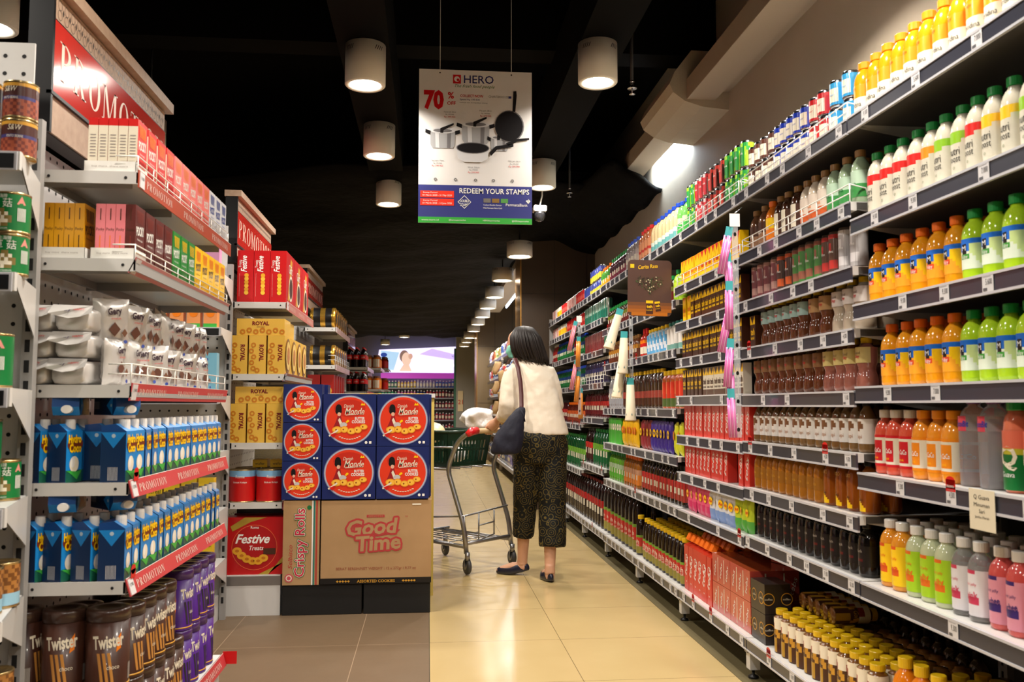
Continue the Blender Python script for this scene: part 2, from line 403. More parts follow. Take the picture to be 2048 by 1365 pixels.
# low draped ceiling over the far half of the aisle
DRAPE = mat('black_drape_net', (9, 7, 6), .75, bump=(9, .5, .03))
g = G(); vs = []; fs = []; NX, NY = 26, 60
for j in range(NY+1):
    for i in range(NX+1):
        u, v = i/NX, j/NY; y = 7.3+v*13.8-(.9*math.sin(u*PI)); x = -2.3+u*(4.2 if v < .09 else 3.25)
        z = 2.71+.12*max(0, 1-v*9)-.05*math.sin(u*PI)**.7+.016*math.sin(y*6.3+1.7*math.sin(x*2.1))+.01*math.sin(x*9+y*2.2)+.025*math.cos(y*1.05)
        vs.append((x, y, z))
for j in range(NY):
    for i in range(NX): a = j*(NX+1)+i; fs.append((a, a+NX+1, a+NX+2, a+1))
g.add(vs, fs, DRAPE, True); o = struct('ceiling_drape', g)
md = o.modifiers.new('s', 'SOLIDIFY'); md.thickness = .02
g = G(); vs = []; fs = []; NX, NY = 10, 26
for j in range(NY+1):
    for i in range(NX+1):
        u, v = i/NX, j/NY; y = 6.25+v*2.65; x = 1.719-.62*u*(.55+.45*min(1, v*2.2))
        vs.append((x, y+.03*math.sin(u*9), 2.66+.2*u**1.5+.014*math.sin(y*11+u*6)+.03*math.sin(y*2.2)*u))
for j in range(NY):
    for i in range(NX): a = j*(NX+1)+i; fs.append((a, a+NX+1, a+NX+2, a+1))
g.add(vs, fs, DRAPE, True); o = struct('ceiling_drape', g); md = o.modifiers.new('s', 'SOLIDIFY'); md.thickness = .03
g = G(); g.box(.74, .98, -2, 8.2, 2.852, 3.2, mat('dark_beam', (9, 8, 7), .8)); struct('beam_2', g)
g = G(); g.box(-.45, -.2, -2, 8.2, 2.802, 3.2, MC['dark_beam']); struct('beam_3', g)
g = G(); 
for y in (2.6, 5.0): g.box(-6, 1.72, y, y+.2, 3.15, 3.5, MC['dark_beam'])
struct('beam_4', g)

for _m in ('black_ceiling_paint', 'dark_beam', 'black_drape_net'): MC[_m].node_tree.nodes['Principled BSDF'].inputs['Specular IOR Level'].default_value = .08

# ------------------------------------------------------------------ ceiling downlights
DRUM = mat('drum_enamel', (240, 234, 220), .45)
DIFF = mat('lamp_diffuser', (255, 248, 236), emit=14)
def drum(R, Hh, ap, n=32):
    g = G(); g.tube([(0, 0, Hh), (0, 0, Hh+.9)], .008, DARKM); g.lathe([(ap, .03), (ap, .004), (R-.006, 0), (R, .006), (R, Hh), (.01, Hh+.002)], DRUM, n, capb=False)
    for sg in (.55, -1.0):
        for k in range(4):
            a = -PI/2+sg+k*.12; dz = Hh*.78
            for q in ((0,),):
                p = []
                for aa, zz in ((a-.02, dz), (a+.02, dz), (a+.11, dz+.022), (a+.07, dz+.022)): p.append(((R+.0008)*math.cos(aa), (R+.0008)*math.sin(aa), zz))
                g.add(p, [(0, 1, 2, 3)], DARKM)
    d = G(); d.lathe([(ap*.96, .012), (ap*.7, .004), (ap*.35, .001), (.002, 0)][::-1], DIFF, 24, capt=False)
    return g.mesh('downlight'), d.mesh('lens')
dm1, dl1 = drum(.098, .2, .076); dm2, dl2 = drum(.12, .14, .1)
def downlight(x, y, z, big, label, w=None):
    o = bpy.data.objects.new('downlight', dm2 if big else dm1); C.objects.link(o); o.location = (x, y, z)
    o['label'] = label; o['category'] = 'ceiling lamp'; o['group'] = 'drum downlights'
    c = bpy.data.objects.new('lens', dl2 if big else dl1); C.objects.link(c); c.parent = o; c['label'] = 'glowing lens'
    lamp_light(x, y, z-.004, .11 if big else .07, w or DOWN_W)
    return o
WH = ['first', 'second', 'third']
for k, y in enumerate((4.19, 6.3)): downlight(.83, y, 2.65, False, 'cream drum downlight over the shopper aisle, %s of the tall-drum pair beside the poster' % WH[k])
for k, y in enumerate((4.2, 5.42, 6.74)): downlight(-.315, y, 2.6, False, 'cream drum downlight over the cookie boxes, %s of that row of three' % WH[k])
downlight(-1.76, 3.6, 2.56, False, 'cream drum downlight above the stacked tinned food')
for k, y in enumerate((8.03, 9.61, 11.13, 12.4, 13.65, 14.9, 16.3, 17.9, 19.2, 20.5)):
    downlight(.815 if k == 1 else .84, y, 2.43, True, 'wide low drum downlight under the draped ceiling, %s from its near end' % ORD[k+1], w=DOWN_W*.8)
for k, (x, y) in enumerate(((-.55, 20), (-1.1, 22.5))): downlight(x, y, 2.6, True, 'wide drum downlight over the %s' % ('hair care shelf' if k else 'rear cross aisle'), w=70)
for x, y in ((.83, 2.0), (.83, .1), (-.315, 2.1), (-.315, .2), (-1.76, 1.7), (-1.76, 5.6), (.2, -1.6)):
    downlight(x, y, 2.65, False, 'added cream drum downlight out of view, brightening the beige wall')
for x, y in ((1.2, 3.0), (1.2, 1.3)): downlight(x, y, 2.65, False, 'added cream drum downlight out of view, brightening the beige wall', w=20)  # lamps added out of view to brighten the beige wall

# sprinklers and camera dome
def sprinkler(x, y, z, label):
    g = G(); g.tube([(0, 0, .012), (0, 0, .6)], .009, mat('dark_pipe', (30, 28, 28), .5)); o = g.obj('sprinkler_head', None, (x, y, z), label=label, category='sprinkler')
    g = G(); g.lathe([(.024, .0), (.026, .004), (.012, .008), (.009, .02), (.006, .03), (.013, .036), (.013, .04)][::1], CHROME, 12); g.lathe([(.015, -.03), (.017, -.027), (.004, -.02), (.004, 0)], CHROME, 12); g.obj('nozzle', o)
sprinkler(1.03, 4.3, 2.67, 'chrome sprinkler head hanging just beside the tall drum downlight')
sprinkler(1.08, 6.6, 2.69, 'chrome sprinkler head hanging further off near the camera dome')
g = G(); g.box(-.05, .05, -.05, .05, .03, .075, WHITE, .006); g.tube([(0, 0, .07), (.02, 0, .16), (.02, 0, .4)], .006, WHITE)
o = g.obj('camera_dome', None, (.835, 6.52, 2.49), label='small black security camera dome below the second tall drum', category='security camera')
g = G(); g.lathe([(.004, -.045), (.03, -.035), (.044, -.01), (.047, .015), (.045, .03)], mat('smoked_dome', (22, 22, 24), .12, coat=.8), 20); g.obj('dome', o)

# ------------------------------------------------------------------ hanging poster
NAVY = ink(58, 62, 128); PW = ink(225, 222, 220); GRN = ink(60, 170, 66); PG = ink(120, 118, 118); PRED = ink(205, 22, 26); PORED = ink(238, 58, 40)
t = empty('promotion_poster', (.2285, 4.3, 1.955), label='hanging poster with frying pans, 70% OFF and REDEEM YOUR STAMPS', category='poster')
g = G(); g.box(-.284, .284, 0, .004, 0, .782, PW)
g.quad(-.284, .284, .03, .192, NAVY, -.0004); g.quad(-.284, .284, 0, .03, GRN, -.0004)
y = -.0009
g.quad(-.115, -.075, .712, .757, PRED, y); g.disc(-.095, .735, .014, PW, y-.0004); g.disc(-.09, .731, .007, PRED, y-.0008)
g.text('HERO', .015, .736, .042, ink(45, 48, 110), y, w=.15, bold=.008); g.text('The fresh food people', -.005, .698, .016, ink(40, 120, 50), y, w=.2, shear=.4)
g.text('70', -.21, .625, .09, PRED, y, w=.1, bold=.05); g.text('%', -.125, .65, .034, PRED, y, bold=.02); g.text('OFF', -.122, .61, .018, PRED, y, bold=.02)
g.text('COLLECT NOW', -.02, .65, .014, PRED, y, w=.115, bold=.02); g.text('CHARTERHOUSE', .115, .65, .012, PG, y, w=.1); g.quad(.165, .18, .643, .655, NAVY, y)
g.text('Spend Rp 100.000', -.03, .63, .009, NAVY, y, w=.1); g.text('belanja dan kumpulkan stamp', -.01, .615, .006, PG, y, w=.14)
INOX = ink(168, 168, 170); INX2 = ink(214, 214, 216); PB = ink(30, 28, 30); INX3 = ink(118, 116, 118)
def potp(cx, cz, rx, h, lid=True):
    g.poly([(cx-rx, cz), (cx-rx*.96, cz-h*.8), (cx-rx*.8, cz-h), (cx+rx*.8, cz-h), (cx+rx*.96, cz-h*.8), (cx+rx, cz)], INOX, y)
    g.poly([(cx-rx*.6, cz), (cx-rx*.55, cz-h*.97), (cx-rx*.25, cz-h), (cx-rx*.3, cz)], INX2, y-.0003)
    g.poly([(cx+rx*.35, cz), (cx+rx*.35, cz-h*.98), (cx+rx*.6, cz-h*.98), (cx+rx*.65, cz)], INX3, y-.0003)
    g.disc(cx, cz, rx, INX2, y-.0006, rx*.24)
    for s in (-1, 1): g.poly([(cx+s*rx*.97, cz-.002), (cx+s*rx*1.35, cz+.006), (cx+s*rx*1.38, cz-.012), (cx+s*rx*1.0, cz-.022)], PB, y-.0007)
    if lid: g.disc(cx, cz, rx*.75, INX3, y-.0008, rx*.14); g.poly([(cx-.012, cz+.012), (cx+.055, cz+.04), (cx+.055, cz+.03), (cx+.004, cz+.002), (cx+.002, cz-.012), (cx-.012, cz-.012)], PB, y-.001)
potp(-.165, .468, .063, .09); potp(0, .505, .07, .1); potp(.12, .44, .045, .07)
g.disc(.17, .5, .074, INX3, y-.001, .082); g.disc(.168, .5, .07, PB, y-.0013, .077); g.poly([(.185, .575), (.19, .68), (.205, .682), (.207, .66), (.2, .575)], PB, y-.0016)
g.poly([(-.095, .383), (-.088, .33), (-.06, .312), (.03, .312), (.06, .33), (.068, .383)], INX2, y-.0016); g.disc(-.014, .383, .083, INX3, y-.0019, .029); g.disc(-.014, .383, .078, PB, y-.0021, .025)
g.poly([(.07, .36), (.1, .395), (.19, .41), (.19, .395), (.11, .38), (.078, .345)], PB, y-.0021); g.poly([(.15, .41), (.2, .435), (.27, .442), (.27, .432), (.21, .422), (.165, .4)], PB, y-.0021)
for x, z, s in ((-.13, .565, 'Casserole 20cm'), (.05, .575, 'Fry pan 28cm'), (-.19, .315, 'Saucepan 18cm'), (-.01, .285, 'Wok 24cm'), (.195, .32, 'Milk pan 16cm')):
    g.text(s, x, z, .008, PG, y, w=.06); g.text('Rp 199.900', x, z-.014, .007, PG, y, w=.042); g.text('Rp 299.900', x, z-.027, .008, PRED, y, w=.055)
for i, x in enumerate((-.2, -.1, 0, .09, .185)): g.ringd(x, .22, .004, .008, PG, y, 12)
g.text('REDEEM YOUR STAMPS', .095, .165, .027, WHITE, y, w=.35, bold=.015)
for z0, s in ((.128, '01 March 2020 - 31 May 2020'), (.088, '01 March 2020 - 14 June 2020')):
    g.quad(-.274, -.107, z0, z0+.034, PORED, y); g.text(s, -.19, z0+.01, .009, WHITE, y-.0004, w=.145); g.text('Stamp Period', -.225, z0+.024, .007, WHITE, y-.0004, w=.07)
g.ringd(-.055, .108, .03, .034, WHITE, y, 4); g.text('DOUBLE', -.055, .113, .014, WHITE, y, w=.044, bold=.02); g.text('STAMP', -.055, .094, .014, WHITE, y, w=.044, bold=.02)
for x, cc in ((.04, (120, 116, 110)), (.083, (140, 110, 60)), (.127, (90, 150, 80))): g.quad(x, x+.036, .107, .128, ink(*cc), y)
g.text('Collect Double Stamps', .085, .094, .008, WHITE, y, w=.09); g.text('With Permata Hero Card', .085, .08, .008, WHITE, y, w=.095)
g.text('PermataBank', .207, .098, .015, WHITE, y, w=.11); g.poly([(.265, .105), (.252, .12), (.262, .125)], WHITE, y); g.poly([(.265, .105), (.266, .13), (.276, .118)], WHITE, y)
for x, s in ((-.225, 'www.hero.id'), (-.09, '@herosupermarket'), (.08, 'HEROSupermarket'), (.225, '@HEROsupermarket')): g.text(s, x, .015, .008, WHITE, y, w=.085)
g.obj('printed_board', t)
g = G()
for x in (-.18, .18): g.tube([(x, .002, .77), (x, .002, 1.54)], .0012, WIRE, 5); g.disc(x, .765, .004, DARKM, -.0015)
g.obj('hanging_wire', t)

# ================================================================== shelving along the right wall
FX = 1.23; BAYW = .915; B = [1.505+BAYW*i for i in range(9)]
LV = [ [1.895, 1.59, 1.341, 1.104, .86, .552, .16],
       [1.895, 1.648, 1.457, 1.274, 1.093, .913, .735, .553, .16],
       [1.895, 1.637, 1.456, 1.28, 1.097, .907, .727, .545, .16],
       [1.895, 1.58, 1.335, 1.035, .797, .547, .157],
       [1.895, 1.58, 1.335, 1.035, .797, .547, .157],
       [1.89, 1.675, 1.452, 1.215, .962, .605, .16],
       [1.89, 1.702, 1.472, 1.21, .9, .535, .16],
       [1.89, 1.702, 1.472, 1.21, .9, .535, .16] ]
BAYN = ['juice bay', 'coffee bay', 'boxed tea bay', 'sauce bottle bay', 'carton drink bay', 'cola bay', 'soda can bay', 'end bay']
SHN = {0: 'top shelf', 1: 'second shelf', 2: 'third shelf', 3: 'fourth shelf', 4: 'fifth shelf', 5: 'sixth shelf', 6: 'seventh shelf', 7: 'eighth shelf'}
def shn(b, k): return 'bottom shelf' if k == len(LV[b])-1 else SHN[k]
PRICES = ['7.000', '5.600', '9.300', '9.100', '6.800', '4.500', '8.100']
def tag_mesh(p, promo=False):
    g = G(); g.box(-.019, .019, -.001, 0, -.021, .021, TAGM)
    if promo:
        g.quad(-.019, .019, .012, .04, RED, -.0013); g.disc(0, .036, .019, RED, -.0013, .012); g.text('PROMO', 0, .024, .006, WHITE, -.0018, w=.028)
    g.text(p, .004, .004, .014, BLACK, -.0014, w=.022); g.quad(-.016, -.002, -.016, -.009, ink(90, 90, 95), -.0014); g.quad(-.016, .012, .015, .016, ink(120, 120, 125), -.0014)
    return g.mesh('price_tag')
TAGS = {p: tag_mesh(p) for p in PRICES}; TAGP = tag_mesh('4.500', True)
UNDER = mat('shelf_underside_shade', (74, 71, 68), .6)  # white boards coloured darker underneath to stand in for shade
def shelf_mesh(depth, top, L=BAYW-.008, front=True):
    """local: x = 0 at the front edge going back, y along, z = 0 is the top"""
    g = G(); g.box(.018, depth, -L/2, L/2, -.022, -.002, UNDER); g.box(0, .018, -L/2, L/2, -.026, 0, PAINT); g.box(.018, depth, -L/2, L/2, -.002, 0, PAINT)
    for s in (-1, 1): g.add([(.02, s*(L/2-.004), -.022), (depth, s*(L/2-.004), -.09), (depth, s*(L/2-.004), -.022)], [(0, 1, 2)], PAINT); g.add([(.02, s*(L/2-.008), -.022), (depth, s*(L/2-.008), -.09), (depth, s*(L/2-.008), -.022)], [(2, 1, 0)], PAINT)
    return g.mesh('shelf')
def rail_mesh(L=BAYW-.008, hh=.045):
    g = G(); g.box(-.006, 0, -L/2, L/2, -hh, -.001, RAILM); g.box(-.0085, 0, -L/2, L/2, -.005, .001, RAILE); g.box(-.0085, 0, -L/2, L/2, -hh-.002, -hh+.004, RAILE)
    return g.mesh('price_rail')
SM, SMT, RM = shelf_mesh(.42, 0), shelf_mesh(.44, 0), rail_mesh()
def wire_mesh(L, hh, bars=4, step=.11, split=True):
    g = G(); 
    for z in [hh*(k+1)/bars for k in range(bars)]: g.tube([(0, -L/2, z), (0, L/2, z)], .0022, WIRE, 6)
    n = max(2, round(L/step))
    for k in range(n+1): g.tube([(0, -L/2+L*k/n, -.01), (0, -L/2+L*k/n, hh)], .0022, WIRE, 6)
    for s in (-1, 1): g.tube([(0, s*L/2, hh), (.05, s*L/2, hh*.8), (.06, s*L/2, 0)], .0022, WIRE, 6)
    return g.mesh('wire_guard')
WM = wire_mesh(BAYW-.03, .055, 2)
def kid(name, me, parent, loc=(0, 0, 0), rot=(0, 0, 0)):
    o = bpy.data.objects.new(name, me); C.objects.link(o); o.parent = parent; o.location = loc; o.rotation_euler = rot; return o
gl = G(); gl.box(-.02, .02, -.02, .02, .035, .12, PAINT); gl.lathe([(.02, 0), (.02, .008), (.006, .014), (.006, .04)], DARKM, 12); LEGM = gl.mesh('levelling_foot')
gp = G(); gp.box(-.015, .015, -.02, .02, .12, 1.95, PAINT2)
for k in range(50): gp.box(-.016, -.0145, -.004, .004, .2+k*.034, .218+k*.034, DARKM)
POSTM = gp.mesh('post')
BACKM = mat('shelf_back_panel', (52, 49, 47), .6)
rt = random.Random(3)
WIREON = {(0, 0): 0, (1, 0): 1, (2, 0): 1, (1, 1): 1, (2, 1): 1, (5, 3): 1}
for b in range(8):
    y0 = B[b]; cy = y0+BAYW/2
    bay = empty('wall_shelving', (FX, cy, 0), label='white metal wall shelving unit with grey price rails, the %s' % BAYN[b], category='shelving', group='drinks shelving on the right wall')
    g = G(); g.box(.445, .455, -BAYW/2+.002, BAYW/2-.002, .12, 1.93, BACKM); g.obj('back_panel', bay)
    kid('post', POSTM, bay, (.44, -BAYW/2+.02, 0)); kid('levelling_foot', LEGM, bay, (.03, -BAYW/2+.03, 0)); kid('levelling_foot', LEGM, bay, (.40, -BAYW/2+.03, 0))
    g = G(); g.box(.05, .44, -BAYW/2+.003, BAYW/2-.003, .1, .13, PAINT2); g.box(.0, .44, -BAYW/2+.012, -BAYW/2+.04, .1, .135, PAINT2); g.obj('base_frame', bay)
    for k, z in enumerate(LV[b]):
        s = kid('shelf', SM, bay, (0, 0, z))
        kid('price_rail', RM, s)
        yy = -BAYW/2+.05
        while yy < BAYW/2-.03:
            if rt.random() < .9: kid('price_tag', TAGP if rt.random() < .06 else TAGS[rt.choice(PRICES[:4] if b == 0 else PRICES)], s, (-.0072, yy, -.023), (0, 0, -PI/2))
            yy += rt.uniform(.13, .26) if b < 3 else rt.uniform(.09, .2)
        if WIREON.get((b, k)): kid('wire_guard', WM, s, (.004, 0, 0))
g = G()
for x in (1.62,):
    g.box(FX, FX+.45, B[8]+.001, B[8]+.02, .05, 1.93, PAINT2)
g.obj('shelf_end_panel', None, None, label='grey end panel closing the drinks shelving by the brown column', category='shelving')

CNT = {}
rj = random.Random(11)
def label_for(P, key, i, extra):
    return '%s, %s in %s, %s' % (P.desc, ORD[min(i, 30)], extra, key)
def run(P, bay, k, y0, y1, rows=1, tiers=1, pitch=None, jit=.22, x0=None, n=None, gapx=None, parts=True, zadd=0, ryo=0):
    """a run of one article along a right-hand shelf; P may be a list that alternates"""
    L = P if isinstance(P, list) else [P]; w = pitch or L[0].w; n = n or max(1, int((y1-y0)/w+.01)); st = (y1-y0)/n
    for r in range(rows):
        for i in range(n):
            p = L[(i*7+r*3+i//2) % len(L)]
            for t in range(tiers):
                y = y0+st*(i+.5)+(rj.random()-.5)*max(0, (st-p.w))*.8
                x = (x0 or FX+.022)+p.d/2+r*(gapx or p.d+.004)+rj.random()*.004
                kk = (p.desc, bay, k, r, t); CNT[kk] = CNT.get(kk, 0)+1
                where = ('front row' if r == 0 else ['', 'second row', 'third row', 'fourth row', 'fifth row', 'sixth row'][r]) if rows > 1 else 'its row'
                if tiers > 1: where = ['lower', 'upper', 'topmost'][t]+' tier'
                lb = '%s, %s in %s, %s, %s' % (p.desc, ORD[min(CNT[kk], 30)], where, shn(bay, k), BAYN[bay])
                if len(lb.replace('-', ' ').split()) > 15: lb = lb.replace(' in its row', '').replace(' with ', ' ')
                p.put((x, y, LV[bay][k]+.0006+zadd+t*(p.h+.0015)), -PI/2+(rj.random()-.5)*jit, lb, '%s on the %s of the %s' % (p.desc+'s', shn(bay, k), BAYN[bay]), parts=parts and r < 3)
def band(*cs):
    """vertical bands, bottom first: (upto, material)"""
    def f(u, v):
        for a, m in cs:
            if v <= a: return m
        return cs[-1][1]
    return f

CREAM = ink(232, 222, 200); SK = ink(25, 105, 205); ORG = ink(245, 130, 15); LIME = ink(150, 205, 40); DGRN = ink(20, 110, 50); BRN = ink(72, 38, 22); PINK = ink(225, 120, 140); GOLD = ink(205, 150, 50)
CAPO = mat('cap_orange', (238, 112, 16), .35, coat=.2); CAPG = mat('cap_green', (25, 140, 62), .35, coat=.2); CAPY = mat('cap_yellow', (232, 190, 22), .35, coat=.2)
CAPW = mat('cap_white', (225, 222, 218), .35, coat=.2); CAPK = mat('cap_black', (22, 20, 20), .35, coat=.2); CAPB = mat('cap_blue', (25, 70, 190), .35, coat=.2); CAPR = mat('cap_red', (205, 30, 30), .35, coat=.2); CAPA = mat('cap_amber', (245, 150, 20), .35, coat=.2); CAPBR = mat('cap_bronze', (140, 100, 50), .35, coat=.2)

flo = bottle('orange_drink_bottle', 'bottle', 'orange drink bottle with amber cap', .172, .0315, liq(238, 150, 22), CAPA, .018, .02, .6, .016,
    (.006, .1, lambda u, v: (CREAM if v < .6 else (ink(238, 152, 26) if abs(u) < .35 else ink(228, 128, 20))), 10), texts=[('floridina', .042, .015, BLACK, dict(w=.05)), ('Sari Jeruk', .022, .006, GRN, dict(w=.03)), ('NEW', .09, .007, RED, dict(w=.016))])
def nutri(c, nm):
    return bottle('milk_drink_bottle', 'bottle', 'white milk drink bottle with %s band' % nm, .185, .03, liq(205, 198, 180), CAPG, .016, .02, .62, .014,
        (.004, .118, lambda u, v: (c if v > .86 or (v > .74 and abs(u+.1) < .35) else (c if v < .12 and abs(u) < .25 else ink(208, 202, 184))), 12), texts=[('nutri', .07, .02, BLACK, dict(w=.034)), ('boost', .052, .017, BLACK, dict(w=.036)), ('o', .03, .01, ink(120, 130, 90))])
nr, no_, ng = nutri(ink(212, 35, 30), 'red fruit'), nutri(ink(245, 140, 30), 'orange fruit'), nutri(ink(140, 190, 40), 'green fruit')
ny = nutri(ink(238, 190, 30), 'yellow fruit')
def pulpy(body, cap, a, b2, nm, tc):
    def f(u, v):
        if v > .84: return SK
        if abs(u) < .1 and .52 < v < .8: return BLACK
        if v > .62 and u < .12: return SK
        if abs(u) < .16 and .3 < v < .48: return tc
        if u > .45: return ink(30, 150, 60) if v < .45 else a
        if v > .95-abs(u+.1)*1.6: return SK if u < 0 else a
        return b2
    return bottle('pulp_juice_bottle', 'bottle', nm, .172, .0315, body, cap, .0165, .021, .62, .014, (.028, .1, f, 12), texts=[('Pulpy', .0565, .01, WHITE, dict(w=.022)), ('M', .078, .012, WHITE, dict(w=.012))])
pul = pulpy(liq(240, 158, 24), CAPO, YEL, ink(245, 165, 40), 'orange juice bottle with blue label', ink(220, 70, 30))
pug = pulpy(liq(176, 214, 40), CAPG, ink(205, 225, 150), ink(225, 235, 215), 'green grape juice bottle with blue label', ink(60, 150, 50))
def coco(body, c, cap, nm):
    return bottle('jelly_juice_bottle', 'bottle', nm, .178, .0315, body, cap, .0175, .021, .62, .015,
        (.022, .108, lambda u, v: (c if (abs(u) < .22 and .15 < v < .85) or v < .06 or v > .95 else CREAM), 12), texts=[("I'm CoCo", .066, .013, WHITE, dict(w=.036, bold=.02)), ('drink', .045, .007, YEL, dict(w=.018))])
cr_, co_ = coco(liq(214, 84, 60), ink(205, 25, 35), CAPW, 'red jelly drink bottle with white cap'), coco(liq(240, 150, 40), ink(240, 140, 20), CAPA, 'orange jelly drink bottle, amber cap')
cbit = bottle('clear_drink_bottle', 'bottle', 'tall clear drink bottle with red emblem', .215, .035, clr(214, 210, 214), mat('cap_purple', (120, 40, 130), .35), .016, .02, .7, .014,
    (.13, .165, lambda u, v: (ink(215, 70, 90) if abs(u) < .14 else clr(214, 210, 214)), 3), texts=[('CocoBit', .147, .014, ink(40, 60, 170), dict(w=.045, bold=.02, shear=.2))])
qg = bottle('guava_juice_bottle', 'bottle', 'guava juice bottle with big Q and green cap', .2, .036, liq(222, 120, 90), CAPG, .026, .02, .72, .024,
    (.006, .135, lambda u, v: (DGRN if v < .62 and abs(u) < .4 else (ink(190, 180, 50) if v < .7 else ink(220, 110, 85))), 10), texts=[('Q', .075, .045, CREAM, dict(bold=.02)), ('Guava', .04, .012, WHITE, dict(w=.035))], style='hour')
def mogu(body, c, nm, s, tc, cap=None):
    return bottle('fruit_jelly_bottle', 'bottle', nm, .182, .0305, body, cap or CAPW, .0175, .022, .66, .014,
        (.014, .118, lambda u, v: (tc if (abs(u) < .2 and .28 < v < .42) or (v > .88 and abs(u) < .12) else c), 12), texts=[(s, .06, .016, tc, dict(w=.04, bold=.02, rot=.15)), ('fruit jelly', .085, .007, tc, dict(w=.034))])
mo = mogu(liq(232, 150, 40), ink(250, 205, 30), 'yellow labelled orange jelly bottle', 'Sea', ink(225, 90, 30))
mg = mogu(liq(196, 204, 166), ink(168, 208, 40), 'lime labelled pale jelly bottle', 'Jelly', ink(225, 110, 30))
mw = mogu(clr(216, 214, 212), ink(222, 218, 222), 'white labelled clear jelly bottle', 'drink', ink(200, 60, 90))
mp = mogu(liq(208, 84, 80), ink(222, 146, 164), 'pink lychee jelly bottle with navy mark', 'Lychee', ink(60, 40, 110))
def malt(nm):
    def f(u, v):
        if v > .84: return CREAM
        if v > .7: return CREAM if math.sin(u*9) > -.2 else ink(150, 50, 40)
        if v < .38: return ink(178, 134, 36) if math.cos(u*12) > -.5 else BRN
        return BRN if math.sin(u*11+v*5) > -.55 else GOLD
    return bottle('coffee_drink_bottle', 'bottle', nm, .155, .0285, liq(120, 76, 30), CAPY, .0215, .018, .8, .02, (.004, .125, f, 12), texts=[('Golda', .075, .017, GOLD, dict(w=.04, shear=.3))])
ma = malt('brown coffee drink bottle, wide yellow cap')
orb = bottle('orange_squash_bottle', 'bottle', 'orange squash bottle with yellow cap', .21, .036, liq(245, 140, 20), CAPY, .019, .027, .6, .015, (.03, .12, lambda u, v: (ink(240, 110, 20) if abs(u) < .4 else ink(250, 165, 30)), 5), texts=[('Orange', .07, .018, YEL, dict(w=.05))])
dbg = bottle('dark_tea_bottle', 'bottle', 'dark tea bottle with gold label', .17, .031, liq(50, 28, 12), CAPK, .015, .018, .62, .013, (.02, .09, lambda u, v: (ink(130, 105, 40) if abs(u) < .4 else BRN), 4), texts=[('teh', .055, .018, BRN, dict(w=.03))])

# bay 0, the juice bay
run(flo, 0, 0, 1.51, 2.46, rows=2)
for a, c, p in ((2.4, 2.12, nr), (2.12, 2.06, no_), (2.06, 1.93, ng), (1.93, 1.87, nr), (1.87, 1.68, [ng, ny]), (1.68, 1.51, ng)): run(p, 0, 1, c, a, rows=2)
run(pul, 0, 2, 1.97, 2.41, rows=2); run(pug, 0, 2, 1.52, 1.965, rows=2)
run(pul, 0, 3, 1.99, 2.355, rows=2); run(pug, 0, 3, 1.52, 1.985, rows=2)
run(cr_, 0, 4, 2.21, 2.4, rows=2, n=3); run(co_, 0, 4, 2.015, 2.205, rows=2, n=3); run(cbit, 0, 4, 1.86, 2.01, rows=2, n=2); run(qg, 0, 4, 1.55, 1.85, rows=2, n=4)
run(mo, 0, 5, 2.26, 2.39, rows=4, n=2); run(mg, 0, 5, 2.06, 2.255, rows=4, n=3); run(mw, 0, 5, 1.92, 2.055, rows=4, n=2); run(mp, 0, 5, 1.53, 1.915, rows=4)
run(orb, 0, 6, 1.55, 2.36, rows=1); run(ma, 0, 6, 1.9, 2.36, rows=4, x0=FX+.13)

# bay 1, the coffee bay
def mcan(c, nm, c2=CREAM): return can('milk_can', 'can', nm, .086, .0265, lambda u, v: (c2 if (abs(u-.1) < .24 and .1 < v < .75) else c), 8, texts=[('bear', .04, .008, c, dict(w=.02, cx=.006))])
cy_, rd_, nv_, bw_ = mcan(ink(50, 150, 205), 'sky blue milk can'), mcan(ink(190, 30, 35), 'red milk can'), mcan(ink(20, 50, 165), 'royal blue milk can'), mcan(ink(88, 48, 36), 'brown milk can')
for a, c, p in ((2.63, 2.47, cy_), (2.78, 2.63, rd_), (3.06, 2.78, nv_), (3.33, 3.06, bw_)): run(p, 1, 0, c, a, rows=1, tiers=2)
def clearb(body, cap, lab, nm, txt='', H=.165, R=.029, **k): return bottle(k.pop('kind', 'tea_drink_bottle'), 'bottle', nm, H, R, body, cap, .016, .02, .6, .014, (.02, .1, lab, 6), texts=[(txt, .06, .013, k.get('tc', WHITE), dict(w=.03))] if txt else (), n=16)
jar = clearb(liq(110, 72, 48), CAPBR, band((.5, ink(150, 110, 80)), (1, BRN)), 'brown jar bottle with bronze cap', 'kopi')
oj2 = clearb(liq(225, 120, 30), CAPO, band((.5, ink(240, 130, 20)), (1, YEL)), 'orange bottle with dark cap', 'jus')
dk2 = clearb(liq(60, 32, 18), CAPBR, lambda u, v: (CREAM if abs(u) < .22 else BRN), 'dark bottle with bronze cap and cream label', 'kopi', tc=BRN)
tp2 = clearb(liq(205, 190, 170), CAPBR, band((.3, ink(200, 90, 40)), (1, ink(220, 205, 190))), 'pale bottle with orange foot, bronze cap', 'tea', tc=ORG)
tg2 = clearb(liq(150, 170, 140), CAPBR, band((.45, ink(60, 140, 70)), (1, ink(180, 205, 180))), 'pale bottle with green label, bronze cap', 'tea', tc=DGRN)
for a, c, p in ((3.33, 3.16, jar), (3.16, 3.09, oj2), (3.09, 2.86, dk2), (2.86, 2.66, tp2), (2.66, 2.43, tg2)): run(p, 1, 1, c, a, rows=2)
def slim(c, nm, c2): return can('slim_can', 'can', nm, .138, .0262, lambda u, v: (c2 if (.1 < v < .38 and abs(u) < .35) or v > .9 or (abs(u) < .12 and .5 < v < .8) else c), 9, texts=[('coffee', .075, .01, WHITE, dict(w=.03))], top=mat('can_rim', (120, 110, 105), .3, metal=.8))
